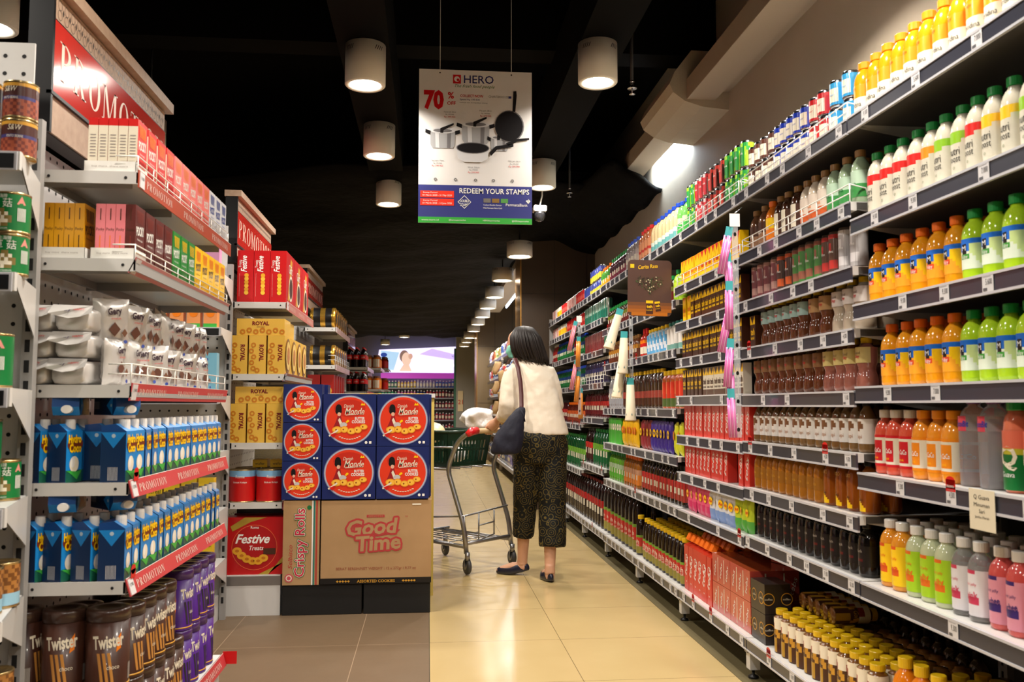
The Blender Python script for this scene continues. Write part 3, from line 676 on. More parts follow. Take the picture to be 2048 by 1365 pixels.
sl = [(3.32, 3.06, slim(ink(120, 62, 66), 'maroon slim coffee can', ink(170, 130, 120))), (3.06, 2.93, slim(ink(70, 48, 40), 'dark slim can with orange mark', ink(205, 90, 40))), (2.93, 2.7, slim(ink(70, 130, 62), 'green slim tea can', ink(150, 90, 70))), (2.7, 2.59, slim(ink(90, 62, 48), 'brown slim coffee can with red top', ink(190, 50, 45))), (2.59, 2.43, slim(ink(170, 165, 165), 'silver slim can', ink(210, 205, 205)))]
for a, c, p in sl: run(p, 1, 2, c, a, rows=1)
def hourg(body, top, nm, s='Day'): return bottle('latte_bottle', 'bottle', nm, .158, .0315, body, CAPY, .016, .018, .7, .018, (.082, .128, lambda u, v: (top if abs(u) < .42 else body), 4), style='hour', texts=[('Good', .112, .009, BRN, dict(w=.026)), (s, .1, .009, ink(190, 40, 40), dict(w=.022, bold=.02))])
h1, h2, h3, h4, h5 = hourg(liq(90, 48, 26), ink(150, 178, 172), 'brown waisted latte bottle, pale blue label'), hourg(liq(96, 52, 28), ink(170, 130, 84), 'brown waisted latte bottle, tan label'), hourg(liq(176, 160, 140), ink(200, 190, 184), 'silver waisted latte bottle'), hourg(liq(100, 52, 28), ink(128, 88, 52), 'amber waisted latte bottle'), hourg(liq(150, 90, 76), ink(206, 186, 120), 'cream topped waisted latte bottle')
for a, c, p in ((3.23, 2.83, h1), (2.83, 2.64, h2), (2.64, 2.43, h3)): run(p, 1, 3, c, a, rows=2)
for a, c, p in ((3.31, 2.72, h4), (2.72, 2.43, h5)): run(p, 1, 4, c, a, rows=2)
wm_ = bottle('coffee_milk_bottle', 'bottle', 'white wrapped coffee milk bottle, dark neck', .15, .0275, liq(120, 88, 50), CAPK, .013, .014, .5, .012, (.026, .098, lambda u, v: (ink(120, 80, 50) if (u*u*9+(v-.72)**2*9) < .35 else ink(225, 220, 214)), 10), texts=[('Kopi', .045, .012, ink(170, 110, 60), dict(w=.03))])
run(wm_, 1, 5, 2.43, 3.32, rows=2)
am1 = bottle('glass_tea_bottle', 'bottle', 'amber tea bottle with black cap', .15, .0275, liq(168, 104, 22), CAPK, .015, .016, .62, .013, (.04, .08, lambda u, v: (ink(150, 96, 22)), 2), texts=[('tea', .06, .012, GOLD, dict(w=.022))])
am2 = bottle('glass_tea_bottle', 'bottle', 'amber tea bottle, slanted yellow label', .155, .0295, liq(140, 72, 18), CAPK, .015, .016, .62, .013, (.008, .09, lambda u, v: (YEL if v < .75-(u+.4)*1.1 and abs(u) < .55 else liq(140, 72, 18)), 14), texts=[('OXXO', .105, .011, GOLD, dict(w=.034)), ('kopi', .04, .009, BRN, dict(w=.022))])
run(am1, 1, 6, 2.74, 3.32, rows=2); run(am2, 1, 6, 2.43, 2.73, rows=2)
bk = bottle('black_coffee_bottle', 'bottle', 'black coffee bottle with small red mark', .155, .0285, liq(18, 14, 13), CAPK, .015, .016, .66, .013, (.03, .09, lambda u, v: (ink(90, 20, 20) if abs(u) < .14 and .3 < v < .42 else ink(24, 18, 17)), 8), texts=[('black', .075, .009, ink(160, 150, 140), dict(w=.026))])
run(bk, 1, 7, 2.45, 3.3, rows=3)
run(ma, 1, 8, 2.42, 3.16, rows=5, pitch=.0595); run(dbg, 1, 8, 2.45, 3.1, rows=1, x0=FX+.345, zadd=.0)
for i in range(5):
    P = ma; P.put((FX+.125, 3.12-i*.058, .16+.155+.031), 0, 'brown yellow-capped bottle lying on its side, %s of five, coffee bay' % ORD[i+1], 'bottles lying on top of the yellow caps', ry=-PI/2-.0+PI)

# bay 2, the boxed tea bay
def teabox(c, c2, tc, nm, s='teh', low=None):
    def d(g):
        g.quad(-.024, .024, .09, .122, c2); g.text(s, 0, .062, .026, tc, -.0004, w=.038, bold=.03); g.text('kotak', 0, .038, .012, tc, -.0004, w=.036, bold=.02)
        if low: g.quad(-.024, .024, .001, .026, low)
        g.poly([(-.02, .124), (0, .092), (.02, .124)], low or tc, -.0003)
    return carton('tea_carton', 'carton', nm, .049, .036, .125, c, c, c2, d)
ty = teabox(YEL, YEL, ink(230, 120, 20), 'plain yellow tea carton'); tr_ = teabox(YEL, YEL, RED, 'yellow tea carton with red leaf mark'); tb = teabox(BRN, YEL, YEL, 'brown tea carton, yellow print', low=ink(60, 28, 20)); tc_ = teabox(CREAM, YEL, BRN, 'cream tea carton, brown print', low=BRN)
run(tr_, 2, 1, 3.4, 3.92, jit=.05, rows=1); run(ty, 2, 1, 3.92, 4.23, jit=.05, rows=1)
run(tb, 2, 2, 3.4, 4.08, jit=.05, rows=1); run(ty, 2, 2, 4.08, 4.23, jit=.05); run(tb, 2, 3, 3.4, 4.23, jit=.05); run(tb, 1, 3, 3.24, 3.32, jit=.1)
run(tb, 2, 4, 3.93, 4.23, jit=.05); run(tc_, 2, 4, 3.4, 3.92, jit=.05)
def tall(c, nm, w=.052, h=.15):
    def d(g):
        g.text('tebs', 0, h*.5, .03, WHITE, w=.09, rot=PI/2-.25, shear=.3); g.ringd(.004, h*.62, .012, .0145, WHITE); g.text('tea', 0, h*.2, .008, WHITE, w=.02)
    return carton('red_tea_carton', 'carton', nm, w, w*.8, h, c, c, c, d)
tred = tall(ink(212, 52, 40), 'red sparkling tea carton, white script')
run(tred, 2, 5, 3.34, 4.22, jit=.05, pitch=.056, rows=2); run(tred, 2, 6, 3.6, 4.22, jit=.05, pitch=.056, rows=2); run(tred, 2, 6, 3.34, 3.5, jit=.05, pitch=.056)
def pouch(c, c2, e, nm, s='Ale', seed=1, w=.07, h=.14):
    def d(g): g.disc(0, h*.6, w*.26, e, -.0005); g.text(s, 0, h*.6, .014, RED, -.001, w=w*.42, bold=.02)
    return bag('drink_pouch', 'pouch', nm, w, h, .03, lambda u, v: (c if v > .35 else c2), d, seed)
ppk, pwb, pgr = pouch(ink(232, 90, 130), ink(215, 60, 110), YEL, 'pink drink pouch with yellow sun', seed=2), pouch(ink(222, 224, 232), ink(130, 160, 215), YEL, 'white and blue drink pouch with yellow sun', seed=3), pouch(ink(190, 210, 50), ink(90, 175, 70), YEL, 'green drink pouch', 'jus', seed=4, w=.06)
run(ppk, 2, 7, 3.86, 4.2, pitch=.066, jit=.5); run(pwb, 2, 7, 3.53, 3.86, pitch=.066, jit=.6); run(pgr, 2, 7, 3.34, 3.53, pitch=.062, jit=.9)
# tall red cartons with orange caps, shrink-wrapped packs below
g = G(); g.box(-.034, .034, -.034, .034, 0, .212, ink(200, 50, 34)); g.add([(-.034, -.034, .212), (.034, -.034, .212), (.034, .034, .232), (-.034, .034, .232)], [(0, 1, 2, 3)], ink(205, 55, 36)); g.box(-.034, .034, .03, .034, .212, .232, ink(200, 50, 34))
g.M = Matrix.Translation((0, -.0348, 0)); g.text('tebs', 0, .12, .04, WHITE, w=.1, rot=PI/2-.3, shear=.3); g.ringd(.004, .15, .017, .02, WHITE); g.text('tea', 0, .04, .01, WHITE); g.M = Matrix()
cg = G(); cg.M = Matrix.Translation((0, -.012, .23)) @ Matrix.Rotation(-.5, 4, 'X'); cg.lathe([(.024, 0), (.027, .004), (.027, .034), (.022, .04)], mat('cap_bright_orange', (248, 118, 12), .3, coat=.3), 8, smooth=False); cg.M = Matrix()
tcart = Proto('large_tea_carton', 'carton', 'tall red tea carton with orange cap', g, [('cap', cg)], .071, .072, .26)
run(tcart, 2, 8, 3.84, 4.26, rows=3, jit=.03, n=6)
def packd(g):
    for i in range(3):
        x = -.075+.075*i
        g.text('tebs', x, .06, .02, WHITE, w=.07, rot=PI/2-.3, shear=.3)
    g.quad(-.04, -.034, .01, .11, CREAM); g.quad(.035, .041, .01, .11, CREAM)
pk = carton('shrink_wrapped_pack', 'multipack', 'red shrink-wrapped tea pack', .226, .2, .12, mat('wrapped_red', (186, 72, 60), .22, coat=.6), None, mat('wrapped_orange', (206, 92, 50), .25, coat=.6), packd, packd)
for i, y in enumerate((3.72, 3.49)):
    for t in range(2): pk.put((FX+.128, y, .161+t*.122), -PI/2, 'red shrink-wrapped tea pack, %s of its stack, %s the tall red cartons' % (('lower', 'upper')[t], ('beside', 'second from')[i]), 'red shrink-wrapped packs')
pk.put((FX+.32, 3.49, .161+.244), -PI/2+.3, 'red shrink-wrapped tea pack lying at the back above the others', 'red shrink-wrapped packs')
def blk(g):
    for i in (-1, 1): g.ringd(i*.035, .055, .02, .023, GOLD); g.text('coffee', i*.035, .055, .008, CREAM, w=.03)
dkp = carton('dark_coffee_pack', 'multipack', 'black coffee six-pack with white strap', .14, .1, .11, ink(40, 32, 30), None, ink(50, 44, 42), blk, blk)
for i, (y, t) in enumerate(((3.29, 0), (3.29, 1), (3.22, 0))): dkp.put((FX+.075 if i < 2 else FX+.19, y, .161+t*.112), -PI/2, 'black coffee pack beside the yellow caps, %s' % ('in front at the bottom', 'on top of another', 'behind the front stack')[i], 'black coffee packs')

# cans and bottles on the long top shelf beyond the milk cans
def tcan(c, c2, nm, H=.112, far=False, kind='soft_drink_can'): return can(kind, 'can', nm, H, .0285, lambda u, v: (c2 if abs(u) < .22 and .2 < v < .8 or (math.sin(u*8+v*6) > .6) else c), 6, texts=[] if far else [('drink', .06, .01, WHITE, dict(w=.03))], far=far)
lg_, cg_, rc_ = tcan(LIME, ink(40, 140, 60), 'lime green drink can'), tcan(ink(60, 40, 36), ink(190, 60, 50), 'black and red coffee can'), tcan(ink(205, 185, 185), ink(190, 40, 50), 'silver and red drink can')
for a, c, p in ((3.6, 3.35, lg_), (3.83, 3.6, cg_), (4.02, 3.83, rc_), (4.15, 4.02, lg_)): run(p, 2, 0, c, a, rows=1, tiers=2)
bb = bottle('isotonic_bottle', 'bottle', 'pale bottle with blue cap, teal label', .2, .033, liq(220, 196, 150), CAPB, .0165, .02, .62, .014, (.02, .075, band((.5, ink(100, 165, 165)), (1, ink(200, 215, 205))), 5), n=14)
bg_ = bottle('isotonic_bottle', 'bottle', 'green bottle with blue cap', .19, .031, liq(110, 180, 90), CAPB, .0165, .02, .62, .014, (.02, .1, band((.5, ink(60, 160, 70)), (1, ink(190, 220, 170))), 5), n=14)
br_ = bottle('red_cap_tea_bottle', 'bottle', 'brown tea bottle with red cap', .2, .033, liq(168, 100, 62), CAPR, .0165, .02, .62, .014, (.03, .12, lambda u, v: (ink(176, 50, 40) if .35 < v < .55 else ink(196, 130, 90)), 6), n=14)
run(bg_, 3, 0, 4.17, 4.32, rows=1); run(bb, 3, 0, 4.33, 4.86, rows=2); run(br_, 3, 0, 4.87, 5.15, rows=2)
def farb(body, cap, c1, c2, nm, kind, H=.18, R=.031, style='straight', sh=.62):
    return bottle(kind, 'bottle', nm, H, R, body, cap, .0165, .02, sh, .014, (H*.12, H*.6, lambda u, v: (CREAM if (.3 < v < .62 and abs(u) < .1) else (c1 if v > .5 else c2)), 3), far=True, style=style)
KI = 'dark_soda_bottle'
fsil = farb(liq(120, 110, 108), CAPB, ink(150, 140, 140), ink(170, 160, 150), 'smoky bottle with blue cap', KI, .19)
fpur = farb(liq(60, 22, 34), CAPG, ink(60, 30, 40), ink(120, 40, 60), 'dark purple bottle with green cap', KI, .17)
fgr = farb(liq(70, 130, 50), CAPO, ink(60, 140, 50), ink(240, 160, 30), 'green and orange bottle', KI, .16)
fyw = can('tonic_can', 'can', 'blue and yellow drink can', .1, .027, band((.5, ink(225, 200, 60)), (1, ink(60, 70, 150))), 2, far=True)
fbl = can('tonic_can', 'can', 'blue and silver drink can', .1, .027, lambda u, v: (ink(50, 70, 150) if math.sin(u*9) > 0 else ink(200, 200, 210)), 3, far=True)
run(fsil, 4, 0, 5.18, 5.5, rows=1); run(fpur, 4, 0, 5.5, 5.98, rows=2); run(fgr, 4, 0, 5.99, 6.06)
run(fgr, 5, 0, 6.09, 6.3); run(fyw, 5, 0, 6.3, 6.72, tiers=2); run(fbl, 5, 0, 6.72, 6.98)
frd = can('cola_can', 'can', 'red soda can', .115, .029, band((.35, ink(190, 30, 30)), (.6, ink(215, 90, 80)), (1, ink(200, 28, 30))), 3, far=True)
fwh = can('cola_can', 'can', 'white soda can', .115, .029, lambda u, v: (ink(225, 220, 215) if abs(u) > .2 else ink(200, 120, 110)), 3, far=True)
fam = can('cola_can', 'can', 'amber soda can', .115, .029, band((.7, ink(240, 170, 30)), (1, ink(220, 215, 200))), 3, far=True)
ftl = can('teal_tea_can', 'can', 'teal tea can', .15, .028, lambda u, v: (ink(30, 110, 90) if math.sin(u*9+v*3) > -.3 else ink(190, 210, 195)), 4, far=True)
fpb = can('teal_tea_can', 'can', 'dusky red tea can', .15, .028, lambda u, v: (ink(120, 48, 50) if math.sin(u*9+v*3) > -.5 else ink(170, 120, 115)), 4, far=True)
run(frd, 6, 0, 7.0, 7.4, tiers=1); run(fwh, 6, 0, 7.4, 7.88); run(frd, 7, 0, 7.92, 8.2); run(fam, 7, 0, 8.2, 8.5); run(fwh, 7, 0, 8.5, 8.8)
run(ftl, 5, 1, 6.1, 6.97); run(fpb, 5, 2, 6.2, 6.97); run(ftl, 5, 2, 6.08, 6.2)
run(frd, 6, 1, 7.0, 7.88); run(fam, 7, 1, 8.0, 8.4); run(fwh, 7, 1, 8.4, 8.78)
fgn = farb(liq(14, 84, 44), CAPB, ink(30, 48, 110), ink(28, 100, 50), 'green bottle with blue band', 'green_soda_bottle', .17)
frb = farb(liq(170, 40, 36), CAPW, ink(150, 36, 34), ink(120, 28, 26), 'red bottle with white cap', 'green_soda_bottle', .18)
run(frb, 6, 2, 7.4, 7.5); run(fgn, 6, 2, 7.0, 7.4); run(fgn, 6, 2, 7.5, 7.88); run(fgn, 7, 2, 7.92, 8.5); run(frb, 7, 2, 8.5, 8.78)
fwc = farb(liq(45, 40, 70), CAPW, ink(60, 60, 110), ink(50, 45, 60), 'dark blue bottle with white cap', 'white_cap_bottle', .19)
run(fwc, 5, 3, 6.12, 6.96, rows=1); run(fgn, 6, 3, 7.0, 7.88); run(fgn, 7, 3, 7.92, 8.78)
fmr = farb(liq(70, 14, 22), CAPK, ink(180, 45, 40), ink(90, 20, 26), 'maroon bottle with red label', 'maroon_soda_bottle', .2)
fmo = farb(liq(90, 30, 20), CAPO, ink(190, 84, 34), ink(130, 50, 28), 'orange labelled dark bottle', 'maroon_soda_bottle', .18)
run(fmr, 5, 4, 6.1, 6.97, rows=2); run(fmo, 6, 4, 7.0, 7.88); run(fmr, 7, 4, 7.92, 8.78)
fsp = farb(liq(8, 80, 40), CAPG, ink(110, 165, 50), ink(10, 84, 40), 'large green soda bottle', 'large_green_bottle', .27, .04, sh=.55)
fco = farb(liq(30, 12, 12), CAPK, ink(190, 40, 30), ink(60, 20, 18), 'large dark soda bottle', 'large_green_bottle', .27, .04, sh=.55)
run(fsp, 5, 5, 6.1, 6.68, rows=2); run(fco, 5, 5, 6.68, 6.97, rows=2); run(fsp, 6, 5, 7.0, 7.88, rows=2); run(fsp, 7, 5, 7.92, 8.78)
fcola = farb(liq(24, 8, 8), mat('cap_dark_red', (110, 18, 20), .4), ink(170, 22, 26), liq(24, 8, 8), 'big cola bottle with red label', 'large_cola_bottle', .33, .047, sh=.6)
run(fcola, 5, 6, 6.3, 6.97, rows=2); run(fcola, 6, 6, 7.0, 7.88, rows=2); run(fcola, 7, 6, 7.92, 8.78)

# bays 3 and 4: sauces, isotonic, cartons
fgc = farb(liq(150, 190, 40), CAPG, ink(190, 215, 60), ink(150, 190, 50), 'lime bottle with green cap', 'lime_drink_bottle', .17)
run(fgc, 3, 1, 4.25, 4.42, rows=2); fdk = farb(liq(60, 40, 26), CAPG, ink(120, 130, 40), ink(110, 30, 30), 'dark small bottle, green cap', 'dark_syrup_bottle', .15, .027)
run(fdk, 3, 1, 4.43, 5.13); run(fdk, 4, 1, 5.2, 6.05, rows=2)
fbw = bottle('yogurt_drink_bottle', 'bottle', 'sky blue yogurt bottle', .15, .029, liq(190, 214, 226), CAPY, .018, .016, .66, .016, (.006, .115, lambda u, v: (ink(90, 165, 215) if math.sin(u*10+v*8) > -.1 else ink(220, 226, 236)), 6), n=14)
fbt = bottle('yogurt_drink_bottle', 'bottle', 'white yogurt bottle, teal foot', .15, .029, liq(220, 220, 214), mat('cap_teal', (40, 120, 110), .4), .018, .016, .66, .016, (.006, .115, band((.35, ink(110, 160, 150)), (1, ink(224, 220, 214))), 4), n=14)
frs = bottle('sauce_bottle', 'bottle', 'red sauce bottle with red cap', .17, .03, liq(190, 40, 26), CAPR, .012, .03, .6, .012, (.02, .1, band((.4, CREAM), (.7, RED), (1, ORG)), 4), n=14)
run(fbt, 3, 2, 4.27, 4.55, rows=2); run(fbw, 3, 2, 4.56, 4.98, rows=2); run(frs, 3, 2, 5.0, 5.13)
fgd = farb(liq(110, 60, 30), CAPBR, ink(190, 130, 40), ink(90, 40, 26), 'brown and gold jar', 'gold_jar', .15, .033)
run(fgd, 4, 2, 5.2, 6.05)
fyc = bottle('spice_sauce_bottle', 'bottle', 'spicy sauce jar with yellow cap', .2, .034, liq(190, 90, 40), CAPY, .026, .024, .76, .024, (.01, .14, lambda u, v: (ink(212, 56, 36) if math.sin(u*6) > 0 and v > .3 else (ink(228, 160, 60) if v > .45 else ink(80, 100, 50))), 6), n=14)
fyk = bottle('spice_sauce_bottle', 'bottle', 'dark sauce bottle with yellow cap', .22, .032, liq(62, 40, 26), CAPY, .016, .02, .6, .014, (.02, .1, lambda u, v: (ink(150, 60, 50) if v > .4 else BRN), 4), n=14)
fcl = farb(liq(140, 138, 142), CAPW, ink(170, 170, 176), ink(150, 150, 156), 'clear water bottle', 'water_bottle', .22, .032)
run(fyc, 3, 3, 4.25, 4.66, rows=2); run(fyk, 3, 3, 4.67, 5.13, rows=1); run(fcl, 4, 3, 5.62, 6.06, rows=2); run(fyk, 4, 3, 5.17, 5.6)
fgp = carton('fruit_tea_carton', 'carton', 'green fruit drink carton', .068, .04, .17, ink(70, 165, 50), None, None, lambda g: (g.disc(0, .11, .022, CREAM), g.text('jus', 0, .11, .016, DGRN, -.0005)))
def fsun(c, nm, e=YEL): return bag('sun_tea_pouch', 'pouch', nm, .07, .17, .036, lambda u, v: (c), lambda g: (g.disc(0, .1, .023, e, -.0005), g.text('TEA', 0, .1, .013, c, -.001, w=.034, bold=.03)), 5)
fys, fps, fvs, fyy = fsun(ink(245, 190, 30), 'yellow tea pouch', ink(240, 120, 30)), fsun(ink(150, 50, 60), 'maroon tea pouch'), fsun(ink(70, 50, 150), 'violet tea pouch'), fsun(ink(215, 215, 50), 'lemon tea pouch', ORG)
run(fyy, 3, 4, 4.26, 4.45, jit=.3); run(fvs, 3, 4, 4.46, 4.9, jit=.3); run(fps, 3, 4, 4.9, 5.13, jit=.3); run(fys, 4, 4, 5.2, 5.62, jit=.3); run(fgp, 4, 4, 5.63, 6.05, jit=.3)
fkr = farb(liq(26, 14, 12), CAPK, ink(190, 50, 50), ink(170, 60, 50), 'dark tea bottle with red label', 'tea_bottle', .2, .031)
fgl = farb(liq(90, 150, 40), CAPG, ink(170, 190, 160), ink(90, 170, 50), 'green labelled tea bottle', 'tea_bottle', .19, .031)
fol = farb(liq(150, 90, 30), CAPO, ink(200, 150, 120), ink(225, 130, 50), 'orange labelled tea bottle', 'tea_bottle', .19, .031)
run(fkr, 3, 5, 4.25, 5.13, rows=2); run(fol, 4, 5, 5.2, 5.6, rows=2); run(fgl, 4, 5, 5.61, 6.05, rows=2)
def bigtea(H, R, nm):
    return bottle('large_tea_bottle', 'bottle', nm, H, R, liq(28, 16, 12), CAPY, .02, .022, .66, .018, (H*.05, H*.5, lambda u, v: (ink(110, 150, 50) if v > .9 else (ink(185, 44, 38) if v > .35 else ink(140, 130, 60))), 8), n=16, texts=[('teh', H*.34, .028, CREAM, dict(w=.05)), ('botol', H*.25, .016, CREAM, dict(w=.05))])
bt1, bt2 = bigtea(.34, .045, 'big dark tea bottle with yellow cap'), bigtea(.235, .032, 'half-size dark tea bottle, yellow cap')
run(bt1, 4, 6, 5.3, 6.04, rows=2); run(bt1, 5, 6, 6.08, 6.28, rows=1); run(bt2, 4, 6, 5.18, 5.29, rows=1, n=1); run(bt2, 3, 6, 4.29, 5.13, rows=4)

# ================================================================== promotion shelving on the left
PIE = ink(186, 62, 66); PIE2 = ink(176, 72, 46); PTX = ink(228, 200, 190)
HOLE = mat('peg_hole', (22, 21, 22), .8)
def pegboard(w, h, step=.045, sz=.0055, x0=.03, z0=.03):
    """local: faces -Y, from x=0..w, z=0..h"""
    g = G(); g.box(0, w, 0, .006, 0, h, PAINT)
    z = z0
    while z < h-.01:
        x = x0
        while x < w-.01: g.disc(x, z, sz, HOLE, -.0004, n=8); x += step
        z += step
    return g
def promo_rail(L, tilt, c, words=3):
    g = G(); M0 = Matrix.Rotation(PI/2, 4, 'Z'); g.M = Matrix.Rotation(tilt, 4, 'Y') @ M0
    g.box(0, L, -.001, .002, -.042, .003, c); g.quad(0, L, .0025, .004, WHITE, -.0015)
    for i in range(words): g.serif('PROMOTION', .03+i*L/words+.03, -.031, .02, PTX, -.002, w=L/words*.66)
    g.box(.005, .04, -.003, -.001, -.04, .0, TAGM); g.text('13.900', .0225, -.015, .009, BLACK, -.0035, w=.025)
    g.M = Matrix(); return g
def red_tab(): 
    g = G(); g.M = Matrix.Rotation(PI/2, 4, 'Z'); g.quad(.01, .045, 0, .022, RED, -.003); g.disc(.0275, .022, .0175, RED, -.003, .012); g.M = Matrix(); return g
def left_unit(name, label, X0, X1, Y0, Y1, tops, rails, wires, zt, base=.14, boards=True):
    t = empty(name, ((X0+X1)/2, (Y0+Y1)/2, 0), label=label, category='shelving', group='promotion shelving units')
    L = Y1-Y0; cx, cy = (X0+X1)/2, (Y0+Y1)/2
    g = pegboard(L, zt-base); o = g.obj('peg_panel', t, (X0-.075-cx, Y0-cy, base), PI/2)
    for y in (Y0+.06, Y1-.03):
        g = G(); g.box(-.016, .016, -.018, .018, 0, zt, PAINT2)
        for k in range(int((zt-.1)/.05)): g.box(-.006, .006, -.0186, -.018, .08+k*.05, .105+k*.05, HOLE); g.box(.016, .0166, -.005, .005, .08+k*.05, .105+k*.05, HOLE)
        g.obj('post', t, (X0-.098-cx, y-cy, 0))
    g = G(); g.box(X0-.07-cx, X1-cx-.004, Y0-cy, Y1-cy, 0, base, PAINT); g.box(X0-.07-cx, X1-cx-.003, Y0-cy-.002, Y0-cy, base-.05, base-.005, mat('steel_strip', (150, 146, 144), .3, metal=.7)); g.obj('plinth', t)
    for k, z in enumerate(tops):
        g = G(); g.box(X0, X1-.004, Y0+.003, Y1, z-.006, z-.001, PAINT); g.box(X0, X1, Y0, Y0+.003, z-.03, z+.002, PAINT); g.box(X1-.004, X1, Y0, Y1, z-.028, z, PAINT2); g.box(X0, X0+.01, Y0, Y1, z-.028, z, PAINT2)
        for x in (X0+.03, X1-.03): g.disc(x, z-.014, .004, HOLE, Y0-.0006, n=10)
        for y in (Y0+.05, Y0+.4, Y1-.05): g.box(X0-.02, X1-.03, y, y+.004, z-.03, z-.006, PAINT2)
        for y in (Y0+.035, Y1-.035):
            g.add([(X0-.03, y, z-.034), (X0-.03, y, z), (X1-.08, y, z-.006), (X1-.08, y, z-.026)], [(0, 1, 2, 3)], PAINT2)
        s = g.obj('shelf', t, (-cx, -cy, 0))
        r = rails[k]
        if r: o = promo_rail(L, r[0], r[1]).obj('promotion_rail', s, (X1+.002, Y0, z+.004)); 
        if r and k > 2: red_tab().obj('red_tab', s, (X1+.004, Y0+.012, z+.003))
        if wires[k]:
            gw = G(); gw.M = Matrix(); h = wires[k]; y0, y1 = Y0+.01, Y1-.02
            for q in (1, .55): gw.tube([(X1-.06, y0, z+h*q), (X1-.004, y0, z+h*q), (X1-.004, y1, z+h*q)], .002, WIRE, 6)
            for q in range(9): yy = y0+(y1-y0)*q/8; gw.tube([(X1-.004, yy, z-.005), (X1-.004, yy, z+h)], .0018, WIRE, 5)
            gw.obj('wire_guard', s)
    return t
RT, RB = (-.55, PIE2), (.5, PIE)
left_unit('promotion_shelving', 'promotion shelving unit with coconut water cartons and foil biscuit bags', -.99, -.742, 2.28, 3.33, [1.645, 1.42, 1.1, .857, .615], [(0, PIE2), (.45, ink(190, 120, 120)), (.15, PIE), (-.25, PIE), (-.3, PIE)], [.045, .04, .055, 0, 0], 1.76)
g = G(); g.box(-1.07, -.742, 2.28, 3.33, .14, .15, PAINT); g.box(-.742, -.735, 2.28, 3.33, .105, .15, PAINT2)
o = g.obj('lowest_shelf', bpy.data.objects['promotion_shelving'], (.866, -2.805, 0)); promo_rail(1.05, -.3, PIE).obj('promotion_rail', o, (-.733, 2.28, .152))
g = G(); g.M = Matrix.Rotation(PI/2, 4, 'Z'); g.M = Matrix(); g.box(0, .05, 0, .001, 0, .045, RED); g.obj('red_flag', o, (-.735, 3.335, .115))
left_unit('promotion_shelving', 'promotion shelving unit with red and gold biscuit gift boxes', -1.0, -.73, 4.574, 5.62, [1.58, 1.21, .86, .56], [(0, ink(190, 110, 100)), (.35, ink(190, 110, 100)), (0, PIE), (0, PIE)], [0, 0, 0, 0], 1.785, base=.2)
left_unit('promotion_shelving', 'promotion shelving unit holding gold-rimmed biscuit drums', -1.0, -.745, 7.15, 8.4, [1.68, 1.375, 1.05], [(0, ink(190, 150, 150)), (0, ink(190, 150, 150)), (0, PIE)], [0, .08, 0], 1.855, base=.2)
left_unit('promotion_shelving', 'promotion shelving unit holding cola bottles at the ends', -1.02, -.745, 10.85, 12.1, [1.52, 1.22, .9], [(0, ink(190, 150, 170)), (0, PIE), (0, PIE)], [0, 0, 0], 1.715, base=.2)
left_unit('promotion_shelving', 'shelving unit of orange jars beyond the cola bottles', -1.05, -.72, 13.4, 14.6, [1.62, 1.3, .95], [(0, ink(190, 150, 170)), 0, 0], [0, 0, 0], 1.95, base=.2)
left_unit('promotion_shelving', 'shelving unit of red jars, last before the rear aisle', -1.05, -.75, 16.6, 17.8, [1.75, 1.35, .95], [0, 0, 0], [0, 0, 0], 1.95, base=.2)

WOODG = mat('pale_wood_laminate', (186, 160, 138), .5, noise=(40, (170, 142, 120), .5)); SIGNR = mat('glossy_sign_red', (200, 52, 44), .12, coat=.5)
def promo_sign(X, Y0, Y1, z0, z1, label, full=True):
    t = empty('promotion_sign', (X, (Y0+Y1)/2, z0), label=label, category='sign', group='PROMOTION header signs')
    L = Y1-Y0; M = Matrix.Rotation(PI/2, 4, 'Z') @ Matrix.Translation((-L/2, 0, 0)); h = z1-z0
    g = G(); g.M = M; g.box(0, L, .0, .05, 0, h, DARKM); g.box(-.0, .012, -.012, 0, 0, h, DARKM); g.box(0, L, -.014, 0, h*.24, h*.262, DARKM)
    g.box(.012, L, -.006, 0, .004, h*.24, WOODG); g.box(.012, L, -.006, 0, h*.735, h*.9, WOODG); g.box(-.004, L+.03, -.03, .055, h*.915, h, WOODG); g.box(.01, L, -.008, 0, h*.725, h*.738, DARKM)
    zc = h*.8175; r = h*.05
    n = int(L/(r*2.1))
    for i in range(n):
        cx = .03+r+i*(L-.05)/n
        for dz in (-.5, .5):
            g.ringd(cx, zc+dz*r*1.3, r*.6, r*.68, ink(96, 84, 76), -.0066, 10)
        g.poly([(cx+r, zc-r*.5), (cx+r*1.25, zc), (cx+r, zc+r*.5), (cx+r*.75, zc)], ink(70, 62, 60), -.0068)
    g.M = Matrix(); g.obj('header_frame', t)
    g = G(); g.M = M; g.box(.014, L-.002, -.01, -.006, h*.262, h*.725, SIGNR); g.serif('PROMOTION', .05, h*.37, h*.25, ink(240, 214, 196), -.0106, w=L*.92)
    g.obj('red_panel', t); return t
promo_sign(-1.0, 2.34, 3.33, 1.765, 2.19, 'large red PROMOTION header sign above the red stick boxes')
promo_sign(-1.004, 4.6, 5.6, 1.79, 2.17, 'red PROMOTION header sign above the red gift boxes')
promo_sign(-1.0, 7.2, 8.3, 1.86, 2.2, 'small distant header sign above the gold-rimmed drums')
promo_sign(-1.0, 10.9, 12.0, 1.72, 2.05, 'small distant header sign above the cola bottles')

